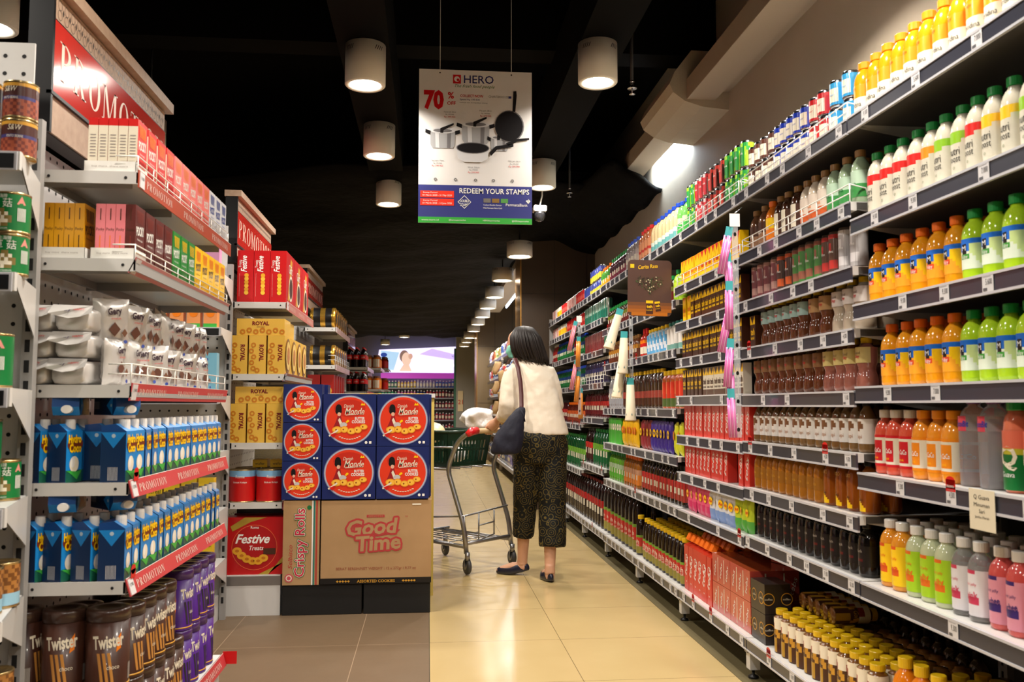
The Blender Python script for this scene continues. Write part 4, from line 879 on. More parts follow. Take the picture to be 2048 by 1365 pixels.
def lput(P, x, y, z, label, group, rz=PI/2, **k): return P.put((x, y, z+.0006), rz, label, group, **k)
def pocky(c, side, top, tc, nm, s='POCKY', fl=None):
    def d(g):
        g.text(s, 0, .078, .024, tc, w=.058, bold=.03, rot=.12)
        for i in range(5): g.poly([(-.02+i*.009, .098), (-.016+i*.009, .098), (-.022+i*.011, .13), (-.028+i*.011, .13)], fl or tc, -.0003)
        g.quad(-.026, .026, .02, .045, c if fl is None else c, -.0002); g.text('biscuit stick', 0, .055, .006, tc, w=.04)
    def sd(g):
        g.quad(-.0118, .0118, .0, .122, side, .0003)
        if side == CREAM:
            for i in range(7): g.quad(-.008, .008, .004+i*.003, .0055+i*.003, BLACK, 0)
            for i in range(8): g.quad(-.007, .007, .04+i*.008, .0425+i*.008, ink(150, 140, 135), 0)
        else:
            g.text(s.capitalize(), 0, .075, .008, BRN, w=.019); g.quad(-.0012, .0012, .1, .13, BRN, 0); g.quad(-.001, .001, .02, .06, fl or CREAM, 0)
    return carton('biscuit_stick_box', 'box', nm, .074, .0236, .142, side if side != CREAM else c, c, top, d, sd)
pr = pocky(ink(205, 30, 28), CREAM, ink(200, 24, 24), WHITE, 'red biscuit stick box', fl=ORG)
pp = pocky(ink(236, 120, 110), ink(232, 128, 136), ink(236, 150, 150), WHITE, 'pink biscuit stick box', fl=ORG)
pw = pocky(ink(220, 220, 226), ink(215, 215, 222), WHITE, ink(30, 60, 150), 'white and blue biscuit stick box', fl=ink(30, 60, 150))
py = pocky(ink(222, 160, 20), ink(224, 160, 24), YEL, BRN, 'yellow biscuit stick box', fl=BRN)
pb = pocky(ink(92, 38, 34), ink(92, 38, 34), ink(80, 34, 30), WHITE, 'brown biscuit stick box', fl=ink(130, 50, 40))
pg_ = pocky(ink(40, 130, 50), ink(40, 130, 50), ink(30, 40, 30), WHITE, 'green biscuit stick box', fl=YEL)
pyy = pocky(ink(250, 200, 20), ink(250, 200, 20), YEL, BRN, 'bright yellow biscuit stick box', s='POCKY', fl=ORG)
XF = -.748
def tray(x, y, z, w, d, label):
    g = G(); g.box(-w/2, w/2, -d/2, -d/2+.001, 0, .028, WHITE); g.box(-w/2, -w/2+.001, -d/2, d/2, 0, .028, WHITE); g.box(w/2-.001, w/2, -d/2, d/2, 0, .028, WHITE); g.box(-w/2, w/2, -d/2, d/2, 0, .001, WHITE)
    g.text('buy more  share more', 0, .014, .005, ink(170, 160, 155), y=-d/2-.0006, w=w*.7); g.obj('display_tray', None, (x, y, z+.0006), label=label, category='tray', group='white carton trays')
tray(-.815, 2.335, 1.647, .128, .092, 'white carton tray under the near red stick boxes'); tray(-.925, 2.335, 1.422, .112, .092, 'white carton tray under the yellow stick boxes'); tray(-.802, 2.335, 1.422, .108, .092, 'white carton tray under the pink stick boxes')
seq1 = [pr]*4+[pp]*5+[pw]*3
c1 = {}
for k, P in enumerate(seq1):
    for r in range(5 if k == 0 else 2):
        if k == 0: x, z = -.763-.0247*r, 1.6486
        else: x, z = -.763-.026*r, 1.647
        c1[P.desc, r] = c1.get((P.desc, r), 0)+1
        lput(P, x, 2.335+k*.0835, z, '%s, %s along the shelf, %s, under the header sign' % (P.desc, ORD[c1[P.desc, r]], ['front row', 'second row', 'third row', 'fourth row', 'back row'][r]), P.desc+'es under the header sign')
for r in range(4): lput(py, -.888-.0247*r, 2.335, 1.4236, 'yellow biscuit stick box, %s from the aisle in the white tray' % ORD[r+1], 'yellow stick boxes')
for r in range(3): lput(py, -.888-.0247*r, 2.42, 1.422, 'yellow biscuit stick box, %s from the aisle behind the white tray' % ORD[r+1], 'yellow stick boxes')
for r in range(3): lput(pp, -.787-.0247*r, 2.335, 1.4236, 'pink biscuit stick box, %s from the aisle in the white tray' % ORD[r+1], 'pink stick boxes below')
seq2 = [pb]*4+[pg_]*3+[pyy]*5
c1 = {}
for k, P in enumerate(seq2):
    for r in range(1 if k == 0 else 2):
        c1[P.desc, r] = c1.get((P.desc, r), 0)+1
        lput(P, -.762-.026*r, 2.335+k*.0835, 1.422 if k else 1.4236, '%s, %s along the second shelf, %s' % (P.desc, ORD[c1[P.desc, r]], ['front row', 'row behind'][r]), P.desc+'es on the second shelf')
# foil bags
FO = foil(206, 202, 198, .35, .3); FO2 = foil(190, 184, 176, .45, .26)
def geryd(g): 
    g.text('Gery', 0, .09, .018, ink(60, 44, 56), w=.036, bold=.04, rot=.1); g.text('snack', .004, .074, .006, RED, w=.026); g.poly([(-.015, .045), (0, .064), (.015, .045), (0, .026)], ink(98, 62, 50)); g.poly([(.018, .035), (.026, .047), (.033, .035), (.026, .024)], ink(120, 80, 60)); g.disc(.028, .012, .005, ink(60, 80, 160))
gb = bag('foil_biscuit_bag', 'bag', 'silver biscuit bag', .094, .125, .045, FO, geryd, 8)
gc = bag('foil_biscuit_bag', 'bag', 'silver biscuit bag', .09, .12, .04, lambda u, v: (FO2 if u > .62 else FO), geryd, 12)
def brick_bag():
    g = G(); rnd = random.Random(4); n = 20; rings = []
    vs = []; fs = []
    for k, (y, s) in enumerate(((-.07, .9), (-.065, 1), (0, 1.03), (.06, 1), (.07, .8))):
        for i in range(n):
            a = 2*PI*i/n; c, sn = math.cos(a), math.sin(a); e = .45
            vs.append((.041*s*math.copysign(abs(c)**e, c)+(rnd.random()-.5)*.003, y, .031+.03*s*math.copysign(abs(sn)**e, sn)+(rnd.random()-.5)*.003))
    for k in range(4):
        for i in range(n): fs.append((k*n+i, k*n+(i+1) % n, (k+1)*n+(i+1) % n, (k+1)*n+i))
    fs += [tuple(range(n-1, -1, -1)), tuple(4*n+i for i in range(n))]; g.add(vs, fs, FO, True)
    fl = [(-.047, -.072, .066), (.047, -.072, .064), (.05, -.092, .044), (.022, -.09, .034), (-.004, -.094, .03), (-.03, -.088, .036), (-.052, -.094, .042)]
    g.add(fl+[(a, b+.0015, c) for a, b, c in fl], [tuple(range(7)), tuple(range(13, 6, -1))], FO)
    g.M = Matrix.Translation((0, -.0835, .052)) @ Matrix.Rotation(-.75, 4, 'X'); g.text('Gery', -.014, 0, .012, ink(60, 44, 80), w=.026, bold=.03); g.text('HAPPY', .018, .002, .007, RED, w=.026); g.M = Matrix()
    return Proto('foil_biscuit_bag', 'bag', 'silver biscuit bag', g, [], .09, .15, .066)
br = brick_bag()
for c in range(2):
    for t in range(3):
        lput(br, -.982+c*.092+(t == 1)*.004, 2.345, 1.102+t*.067, 'silver biscuit bag lying flap first, %s of the %s stack' % (['lowest', 'middle', 'topmost'][t], ['outer', 'inner'][c]), 'silver biscuit bags lying in two stacks', rz=(t-1)*.05)
        if t < 2: lput(br, -.982+c*.092, 2.5, 1.102+t*.067, 'silver biscuit bag lying behind the %s stack, %s layer' % (['outer', 'inner'][c], ['lower', 'upper'][t]), 'silver biscuit bags lying in two stacks')
rb = random.Random(21)
for t in range(2):
    for i in range(9):
        P = gb if (i+t) % 2 else gc
        lput(P, -.812-.02*t+rb.uniform(-.008, .008), 2.36+i*.108+.04*t, 1.102+t*.105, 'silver biscuit bag, %s along the %s leaning layer' % (ORD[i+1], ['lower', 'upper'][t]), 'silver biscuit bags standing behind the wire guard', rz=PI/2+rb.uniform(-.9, .1), rx=rb.uniform(-.12, .12), ry=rb.uniform(-.1, .1))
for i in range(6): lput(gc, -.9+rb.uniform(-.01, .01), 2.62+i*.12, 1.235+rb.uniform(0, .02), 'silver biscuit bag, %s of the heap at the back' % ORD[i+1], 'silver biscuit bags heaped at the back', rz=PI/2+rb.uniform(-.7, .3), rx=rb.uniform(-.3, 0))
# coconut water cartons
BL = ink(28, 130, 205); BL2 = ink(20, 66, 130); BLD = ink(14, 44, 84)
def hydro():
    g = G(); w, d, h = .031, .031, .142; m = [None]
    vs = [(-w, -d, 0), (w, -d, 0), (w, d, 0), (-w, d, 0), (-w, -d, h*.9), (w, -d, h*.9), (w, d, h), (-w, d, h), (-w, d, h*1.0), (-w, -.004, h*1.03), (w, -.004, h*1.03)]
    g.add(vs, [(3, 2, 1, 0), (0, 1, 5, 4), (4, 5, 10, 9), (9, 10, 6, 7), (1, 2, 6, 10, 5), (3, 0, 4, 9, 7), (2, 3, 7, 6)], [BL2, BL, BL, BL2, BL2, BL2, BL2])
    y = -d-.0006
    g.quad(-w, w, 0, .03, ink(24, 90, 70), y); g.disc(0, .045, .018, CREAM, y-.0003, .02); g.disc(-.006, .05, .008, WHITE, y-.0006, .014); g.poly([(-.03, .03), (-.01, .02), (.012, .006), (.03, .03), (.012, .026)], GRN, y-.0006)
    g.disc(.002, .095, .03, ink(110, 44, 20), y-.0003, .019); g.text('Hydro', 0, .105, .02, YEL, y-.0008, w=.05, bold=.05); g.text('Coco', .003, .085, .021, YEL, y-.0008, w=.046, bold=.05)
    for s in (-1, 1):
        g.M = Matrix.Rotation(s*PI/2, 4, 'Z') @ Matrix.Translation((0, -w-.0006, 0))
        g.quad(-.03, .03, .0, .125, BLD, 0); g.poly([(-.031, .125), (.031, .125), (0, .085)], BL, -.0002); g.disc(-.0, .116, .005, ink(180, 200, 215), -.0004)
        for i in range(8): g.quad(-.012+i*.0032, -.0105+i*.0032, .005, .038, ink(190, 190, 195), -.0005)
    g.M = Matrix()
    c = G(); c.lathe([(.0135, .132), (.0135, .15), (.0125, .157)], CAPW, 16, smooth=False)
    for v in range(len(c.v)): c.v[v] = c.v[v]+Vector((.004, -.012, 0))
    return Proto('coconut_water_carton', 'carton', 'blue coconut water carton', g, [('cap', c)], .063, .063, .157)
hy = hydro()
for k, (z, nm) in enumerate(((.858, 'fourth shelf'), (.616, 'fifth shelf'))):
    for i in range(15):
        for r in range(4 if i < 2 else 2):
            if k == 0 and i == 0 and r == 1: continue
            lput(hy, -.782-r*.0635+rb.uniform(-.002, .002), 2.318+i*.0675, z, 'blue coconut water carton, %s along, %s, %s' % (ORD[i+1], ['front row', 'second row', 'third row', 'back row'][r], nm), 'coconut water cartons on the '+nm, rz=PI/2+rb.uniform(-.09, .09)-(.38 if i == 0 and r else 0), sc=(.9, .9, 1) if i == 0 and r else None)
    for i in range(2): lput(hy, -.93+i*.07, 2.33+.02*i+.1, z+.192, 'blue coconut water carton lying on top of the others, %s, %s' % (['inner one', 'one nearer the aisle'][i], nm), 'coconut water cartons lying down', rz=.2+i*.5, rx=PI/2, sc=(1, .8, 1))
# wafer tins
def wafer(c, lid, acc, nm, s2, R=.0455, H=.188):
    g = G(); g.lathe([(R, 0), (R*1.02, .003), (R*1.02, .007), (R, .01), (R, H-.028)], c, 28); g.lathe([(R*1.025, .008), (R*1.025, .012)], GOLD, 28)
    for a0 in (0.0, 2.2, -2.2):
        off = a0*R
        g.text('Twister', off, H*.62, .032, CREAM, R=R+.0008, w=.075, bold=.03, rot=.08); g.text(s2, off+.012, H*.3, .011, CREAM, R=R+.0008, w=.03)
        for q in (-.012, .0, .012): g.poly([(off+q-.004, H*.1), (off+q+.003, H*.1), (off+q-.008, H*.48), (off+q-.015, H*.48)], acc, R=R+.0008)
        g.poly([(off+.018, H*.48), (off+.03, H*.52), (off+.03, H*.72), (off+.022, H*.66)], ORG, R=R+.0006)
    for i in range(9): g.quad(0, 0, 0, 0, CREAM); 
    for i in range(7): g.poly([(R*1.15+i*.0028, .02), (R*1.15+.0016+i*.0028, .02), (R*1.15+.0016+i*.0028, .06), (R*1.15+i*.0028, .06)], ink(170, 165, 160), R=R+.0008)
    l = G(); l.lathe([(R*1.01, H-.028), (R*1.04, H-.027), (R*1.04, H-.006), (R*1.0, H), (R*.6, H), (R*.55, H-.004)], lid, 28)
    return Proto('wafer_stick_tin', 'tin', nm, g, [('lid', l)], 2*R, 2*R, H)
tb1 = wafer(ink(62, 34, 24), mat('brown_lid', (56, 36, 28), .3, coat=.4), ink(190, 130, 60), 'brown wafer stick tin', 'choco'); tp1 = wafer(ink(72, 30, 120), mat('purple_lid', (66, 34, 96), .3, coat=.4), ink(40, 34, 50), 'purple wafer stick tin', 'black')
tbb = wafer(ink(62, 34, 24), MC['brown_lid'], ink(190, 130, 60), 'large brown wafer stick tin', 'choco', R=.0505, H=.196)
for t in range(2):
    for i in range(3): lput(tbb, -1.007+i*.1055, 2.335, .151+t*.197, 'large brown wafer stick tin, %s of the %s tier' % (['innermost', 'middle', 'aisle-side'][i], ['lower', 'upper'][t]), 'large brown wafer tins', rz=[-.6, .25, .35][i])
    for i in range(9):
        P = tb1 if i < 5 else tp1; j = i if i < 5 else i-5
        if t == 1 and i == 4: continue
        lput(P, -.792, 2.455+i*.0965, .151+t*.189+(0), '%s, %s along the %s tier' % (P.desc, ORD[j+1], ['lower', 'upper'][t]), P.desc+'s', rz=PI/2+rb.uniform(-.5, .2))
        if i % 2 == 0: lput(P, -.9, 2.455+i*.0965, .151+t*.189, '%s behind the front row, %s along the %s tier' % (P.desc, ORD[j+1], ['lower', 'upper'][t]), P.desc+'s behind the front row', rz=rb.uniform(-1, 1))

# end shelves with tins, facing the camera
def end_unit(label, X0, X1, XP, Y0, Y1, tops, zt, dark=True):
    t = empty('end_shelving', ((X0+X1)/2, (Y0+Y1)/2, 0), label=label, category='shelving'); cx, cy = (X0+X1)/2, (Y0+Y1)/2
    pegboard(XP-X0, zt-.05).obj('peg_panel', t, (X0-cx, Y1-cy+.02, .05))
    g = G(); g.box(X0-cx, XP-cx, Y0-cy, Y1-cy+.02, 0, .12, PAINT); g.obj('plinth', t)
    g = G(); g.box(-.014, .014, -.012, .012, 0, zt-.2, PAINT2)
    for k in range(int((zt-.3)/.05)): g.box(-.006, .006, -.0126, -.012, .08+k*.05, .11+k*.05, HOLE)
    g.obj('post', t, (XP+.019-cx, Y1-cy+.012, 0))
    for z in tops:
        g = G(); g.add([(X0, Y0, z), (X1, Y0, z), (XP+.03, Y1, z), (X0, Y1, z), (X0, Y0, z-.006), (X1, Y0, z-.006), (XP+.03, Y1, z-.006), (X0, Y1, z-.006)], [(0, 1, 2, 3), (7, 6, 5, 4), (1, 5, 6, 2)], PAINT); g.box(X0, X1, Y0, Y0+.012, z-.04, z, PAINT)
        XB = XP+.035
        for q in (0, -.003): g.add([(X1+q, Y0+.012, z-.001), (X1+q, Y0+.012, z-.03), (XB+q, Y1, z-.12), (XB+q, Y1, z-.001)], [(0, 1, 2, 3) if q == 0 else (3, 2, 1, 0)], PAINT)
        s = g.obj('shelf', t, (-cx, -cy, 0))
        g = G(); g.box(X0, X1-.004, Y0-.004, Y0-.0005, z-.042, z-.002, RAILE); g.box(X0, X1-.01, Y0-.005, Y0-.004, z-.038, z-.006, mat('black_insert', (18, 18, 20), .4) if dark else RAILM); g.obj('price_rail', s)
    return t
end_unit('white end shelving of tinned food with peg panel', -1.9, -.88, -.99, 1.945, 2.225, [1.598, 1.335, 1.088, .835, .6, .36], 1.96)
end_unit('white end shelving behind the coconut cartons with peg panel', -1.9, -.975, -1.02, 4.23, 4.5, [1.68, 1.42, 1.1, .83, .55, .3], 1.965)
def tin(kind, nm, R, H, f, texts=(), rim=GOLD):
    g = G(); g.lathe([(R*.98, 0), (R*1.01, .001), (R*1.01, .004), (R*.985, .006), (R*.985, H-.006), (R*1.01, H-.004), (R*1.01, H-.001), (R*.95, H), (R*.93, H-.004)], mat('tin_rim', (196, 170, 120), .25, metal=.9), 28)
    g.wrap(R*.993, .006, H-.006, f, 32, 10)
    for q in texts: g.text(q[0], q[4].get('cx', 0) if len(q) > 4 else 0, q[1], q[2], q[3], R=R*.993+.0009, **({k: v for k, v in q[4].items() if k != 'cx'} if len(q) > 4 else {}))
    return Proto(kind, 'tin', nm, g, [], 2*R+.003, h=H)
bn = tin('bean_tin', 'brown bean tin with gold top band', .036, .086, lambda u, v: (GOLD if v > .86 else (ink(70, 34, 30) if v > .62 else (ink(60, 56, 110) if v > .52 and abs(u) < .5 else (ink(150, 74, 50) if math.sin(u*40+v*30) > -.3 else ink(110, 46, 36))))), [('S&W', .066, .013, CREAM, dict(w=.03, shear=.3)), ('PINTO BEANS', .046, .006, CREAM, dict(w=.034))])
def grn(R, H, kind='mushroom_tin'):
    def f(u, v): return (CREAM if (u-.0)**2*9+(v-.33)**2*5 < .22 and math.sin(u*50+v*20) > -.5 else (ink(130, 110, 60) if (u)**2*9+(v-.33)**2*5 < .26 else ink(16, 116, 56)))
    p = tin(kind, 'green mushroom tin', R, H, f, [('\u8349 \u83c7', H*.72, .016, WHITE, dict(w=.045)), ('\u4e0a\u6d77\u724c', H*.88, .007, WHITE, dict(w=.026)), ('STRAW MUSHROOMS', H*.1, .004, WHITE, dict(w=.03)), ('\u25b2', H*.8, .018, ink(230, 150, 140), dict(cx=.042, w=.02)), ('|||||||', H*.45, .022, WHITE, dict(cx=.043, w=.018, bold=.03))])
    return p
gt = grn(.038, .092); gt2 = grn(.043, .12, 'large_mushroom_tin')
def triang(P, R): pass
bt = tin('chickpea_tin', 'blue and tan bean tin', .038, .1, lambda u, v: (ink(150, 196, 220) if v < .35 else (ink(176, 120, 60) if math.sin(u*30+v*25) > 0 else ink(120, 74, 34))), [('BEANS', .03, .016, ink(170, 40, 40), dict(w=.045, bold=.02))])
def estack(P, z, n, tiers, rows, nm, X1=-.846, y0=1.985):
    for r in range(rows):
        for i in range(n):
            for t in range(tiers):
                P.put((X1-P.w/2-i*(P.w+.003), y0+P.w/2+r*(P.w+.003), z+.0006+t*(P.h+.001)), rb.uniform(-.35, .35), '%s, %s column, %s%s, %s' % (P.desc, ['aisle-side', 'middle', 'inner'][i], ['lower tier', 'upper tier'][t] if tiers > 1 else 'single tier', [' in front', ' behind'][r] if rows > 1 else '', nm), P.desc+'s on the '+nm)
estack(bn, 1.598, 2, 2, 1, 'topmost end shelf', X1=-.880); estack(gt, 1.335, 2, 2, 1, 'second end shelf', X1=-.888); estack(gt2, 1.088, 1, 1, 1, 'third end shelf', X1=-.915); estack(gt, .835, 1, 2, 1, 'fourth end shelf', X1=-.93); estack(bt, .6, 1, 1, 2, 'fifth end shelf', X1=-.915); estack(bt, .36, 1, 1, 2, 'sixth end shelf', X1=-.92)
gt.put((-.968, 2.12, .8356), .3, 'green mushroom tin standing alone behind the fourth end shelf pair')
ojb = carton('juice_box', 'carton', 'orange juice carton with green foot', .062, .05, .14, ink(232, 150, 90), None, None, lambda g: (g.quad(-.031, .031, 0, .02, GRN), g.disc(0, .07, .02, ORG, -.0004)))
blb = carton('snack_box', 'box', 'light blue snack box', .07, .05, .2, ink(120, 180, 205)); yeb = carton('snack_box', 'box', 'yellow snack box', .07, .05, .16, ink(225, 190, 40), None, None, lambda g: (g.text('cereal', 0, .1, .02, BLACK, w=.055), g.quad(-.03, .03, .02, .05, BLACK)))
pib = carton('snack_box', 'box', 'pink snack box', .07, .05, .16, ink(214, 150, 190), None, None, lambda g: g.text('EXTRA', 0, .12, .02, ink(60, 40, 130), w=.055))
for P, z, nm in ((pib, 1.68, 'topmost'), (ojb, 1.42, 'second'), (blb, 1.1, 'third'), (yeb, .83, 'fourth'), (yeb, .55, 'fifth'), (yeb, .3, 'lowest')):
    for i in range(4): P.put((-1.035-i*.078, 4.29, z+.0006), 0, '%s, %s from the aisle, %s shelf behind the coconut cartons' % (P.desc, ORD[i+1], nm), P.desc+'es behind the coconut cartons')

# gift boxes of the second unit
GR = ink(186, 18, 22)
def fest(g):
    g.text('Festive', -.008, .2, .03, WHITE, w=.085, rot=PI/2, shear=.3, bold=.02); g.text('Treats', -.028, .2, .014, WHITE, w=.04, rot=PI/2)
    for i in range(6): g.disc(.006, .05+i*.018, .011, ink(225, 165, 40) if i % 2 else ink(240, 190, 60), -.0004-.0001*i)
    g.quad(-.03, -.029, .03, .15, ink(235, 170, 160))
fb = carton('gift_biscuit_box', 'box', 'tall red gift biscuit box', .081, .27, .27, GR, GR, GR, fest, lambda g: (g.poly([(-.08, .02), (-.02, .02), (.06, .24), (.0, .25)], GOLD), g.disc(.02, .09, .06, CREAM, -.0004, .07), g.disc(.02, .09, .05, BRN, -.0008, .055), g.text('Gift', 0, .19, .05, WHITE, -.0006, w=.12)))
for r in range(3):
    for i in range(3): fb.put((-.775-i*.083, 4.715+r*.28, 1.5806), 0, 'tall red gift biscuit box, %s from the aisle, %s' % (ORD[i+1], ['near row', 'middle row', 'far row'][r]), 'tall red gift biscuit boxes')
GD = ink(222, 176, 70); GDM = mat('gold_tin', (214, 164, 66), .25, metal=.85)
def royal(g):
    g.text('ROYAL', .02, .11, .022, ink(120, 24, 20), w=.085, rot=-PI/2, bold=.04)
    for i, (a, b) in enumerate(((-.02, .03), (-.028, .06), (-.018, .09), (-.03, .12), (.0, .02), (-.02, .15))): g.ringd(a, b, .006, .013, ink(196, 120, 30), -.0004, 14)
def tinside(g):
    g.disc(0, .1, .085, GDM, -.002, .09); g.disc(0, .1, .07, ink(236, 200, 110), -.004, .075); g.disc(0, .1, .04, ink(190, 120, 40), -.005, .045)
ro = carton('gold_biscuit_box', 'box', 'upright gold biscuit box', .086, .19, .2, GD, GD, ink(232, 196, 100), royal, tinside)
def royal2(g):
    g.text('ROYAL', 0, .062, .02, ink(120, 24, 20), w=.085, bold=.04); g.text('selection', 0, .044, .007, BRN, w=.04)
    for i in range(7): g.ringd(-.09+i*.033, .018+.008*(i % 2), .006, .014, ink(196, 120, 30), -.0004, 14)
rl = carton('gold_biscuit_box', 'box', 'gold biscuit box lying flat', .24, .19, .086, GD, GD, ink(232, 196, 100), royal2)
for z, nm in ((1.21, 'second shelf'), (.86, 'third shelf')):
    for r in range(4):
        for i in range(3): ro.put((-.779-i*.094, 4.68+r*.2, z+.0006), 0, 'upright gold biscuit box, %s from the aisle, %s, %s' % (ORD[i+1], ['nearest row', 'second row', 'third row', 'far row'][r], nm), 'upright gold biscuit boxes on the '+nm)
    rl.put((-.86, 4.685, z+.2016), 0, 'gold biscuit box lying flat on the upright ones, %s' % nm, 'gold biscuit boxes lying flat')
    rl.put((-.87, 4.88, z+.2016), 0, 'gold biscuit box lying flat behind another, %s' % nm, 'gold biscuit boxes lying flat')
rtin = tin('red_biscuit_tin', 'round red biscuit tin', .066, .165, lambda u, v: (ink(130, 180, 220) if v > .8 else (ink(200, 24, 24))), [('Roma', .13, .016, WHITE, dict(w=.045)), ('Biskuit Kelapa', .1, .009, WHITE, dict(w=.07))])
for i in range(2):
    rtin.put((-.81-i*.136, 4.65, .5606), .3*(1-i), 'round red biscuit tin, %s' % ['aisle-side one', 'inner one'][i], 'round red biscuit tins'); 
    rtin.put((-.81-i*.136, 4.79, .5606), .3, 'round red biscuit tin behind the %s one' % ['aisle-side', 'inner'][i], 'round red biscuit tins')
for i in range(2): pyb = carton('wafer_pack', 'box', 'small yellow wafer pack', .075, .09, .04, YEL, None, None, lambda g: g.text('wafer', 0, .02, .014, BRN, w=.05)) if i == 0 else pyb; pyb.put((-.79-i*.09, 4.8, .7265), 0, 'small yellow wafer pack on the red tins, %s' % ['aisle-side one', 'inner one'][i], 'small yellow wafer packs')
g = G(); g.box(-.143, .143, 0, .1, 0, .285, GR); y = -.0006
g.disc(0, .135, .112, ink(168, 16, 20), y); g.ringd(0, .135, .11, .113, ink(220, 100, 60), y-.0003); g.poly([(-.12, .24), (-.05, .285), (.06, .285), (-.02, .262), (-.11, .215)], ink(170, 140, 50), y-.0004); g.poly([(.02, 0), (.07, 0), (.143, .09), (.143, .06)], ink(170, 140, 50), y-.0004)
g.text('Roma', 0, .235, .014, WHITE, y-.0006, w=.04); g.text('Festive', -.01, .178, .046, WHITE, y-.0006, w=.17, shear=.35, bold=.025); g.text('Treats', .01, .132, .024, WHITE, y-.0006, w=.07, shear=.3, bold=.01)
for i, (a, b) in enumerate(((-.085, .118), (-.062, .095), (-.036, .078), (-.008, .068), (.02, .068), (.046, .082))): g.disc(a, b, .023, ink(222, 160, 40), y-.0007-.0003*i, .019); g.disc(a, b, .01, ink(190, 110, 20), y-.001-.0003*i, .007)
g.box(.045, .105, y-.003, y-.0008, .1, .13, BRN)
g.obj('festive_biscuit_box', None, (-.868, 4.59, .2006), label='large square red Festive Treats biscuit box on the lowest ledge', category='box')
g = G(); g.box(-.13, .13, 0, .3, 0, .29, ink(120, 14, 18)); g.box(-.12, .12, 0.01, .29, .29, .315, BLACK); g.obj('festive_biscuit_box', None, (-.868, 4.72, .2006), label='dark red biscuit box standing behind the Festive Treats box', category='box')

# drums, cola, jars further down
def drumtin():
    g = G(); g.M = Matrix.Translation((0, 0, .085)) @ Matrix.Rotation(PI/2, 4, 'Y')
    g.lathe([(.083, -.1, GDM), (.085, -.09, GDM), (.085, -.075, BLACK), (.083, -.07, BLACK), (.083, -.02, GDM), (.083, .02, BLACK), (.083, .07, GDM), (.085, .075, GDM), (.085, .095, GDM), (.08, .1, GDM)], BLACK, 28)
    g.M = Matrix.Translation((.1, 0, .085)) @ Matrix.Rotation(PI/2, 4, 'Z'); g.disc(0, 0, .07, ink(180, 120, 30), -.003); g.disc(0, 0, .05, BLACK, -.004); g.M = Matrix()
    return Proto('biscuit_drum', 'tin', 'black and gold biscuit drum lying on its side', g, [], .2, .17, .17)
dr = drumtin()
for z, nm in ((1.68, 'upper'), (1.375, 'lower')):
    for i in range(6): dr.put((-.855, 7.25+i*.18, z+.0006), 0, 'black and gold biscuit drum, %s along the %s shelf' % (ORD[i+1], nm), 'black and gold drums on the %s shelf' % nm)
rbx = carton('red_gift_box', 'box', 'dark red gift box', .1, .12, .25, ink(150, 24, 20), None, None, lambda g: g.disc(0, .12, .035, GOLD))
for i in range(2):
    for r in range(5): rbx.put((-.81-i*.11, 7.25+r*.2, 1.0506), 0, 'dark red gift box below the drums, %s row, %s' % (ORD[r+1], ['aisle side', 'inner side'][i]), 'dark red gift boxes')
col = bottle('cola_bottle', 'bottle', 'cola bottle with red label', .25, .036, liq(26, 10, 8), CAPR, .015, .018, .6, .013, (.1, .155, lambda u, v: RED, 2), n=14, texts=[('cola', .127, .022, WHITE, dict(w=.045, shear=.3))])
for z, nm in ((1.52, 'upper'), (1.22, 'lower')):
    for i in range(3):
        for r in range(5): col.put((-.8-i*.085, 10.93+r*.09, z+.0006), rb.uniform(-.2, .2), 'cola bottle, %s from the aisle, %s row, %s far shelf' % (ORD[i+1], ORD[r+1], nm), 'cola bottles on the %s far shelf' % nm)
oj = bottle('orange_jar', 'jar', 'orange jar with orange lid', .2, .055, liq(232, 120, 26), mat('lid_brown', (120, 70, 40), .4), .045, .03, .85, .044, (.02, .14, lambda u, v: (ink(240, 130, 30) if abs(u) > .3 else CREAM), 2), far=True)
rj_ = bottle('red_jar', 'jar', 'red jar with dark lid', .22, .06, liq(205, 56, 26), MC['lid_brown'], .05, .04, .85, .044, (.02, .14, lambda u, v: RED, 1), far=True)
for z, nm in ((1.62, 'upper'), (1.3, 'middle'), (.95, 'lower')):
    for i in range(2):
        for r in range(5): oj.put((-.79-i*.12, 13.5+r*.13, z+.0006), 0, 'orange jar, %s row, %s, %s far shelf' % (ORD[r+1], ['aisle side', 'inner side'][i], nm), 'orange jars')
for z, nm in ((1.75, 'upper'), (1.35, 'middle'), (.95, 'lower')):
    for i in range(2):
        for r in range(4): rj_.put((-.83-i*.13, 16.7+r*.14, z+.0006), 0, 'red jar, %s row, %s, %s far shelf' % (ORD[r+1], ['aisle side', 'inner side'][i], nm), 'red jars')

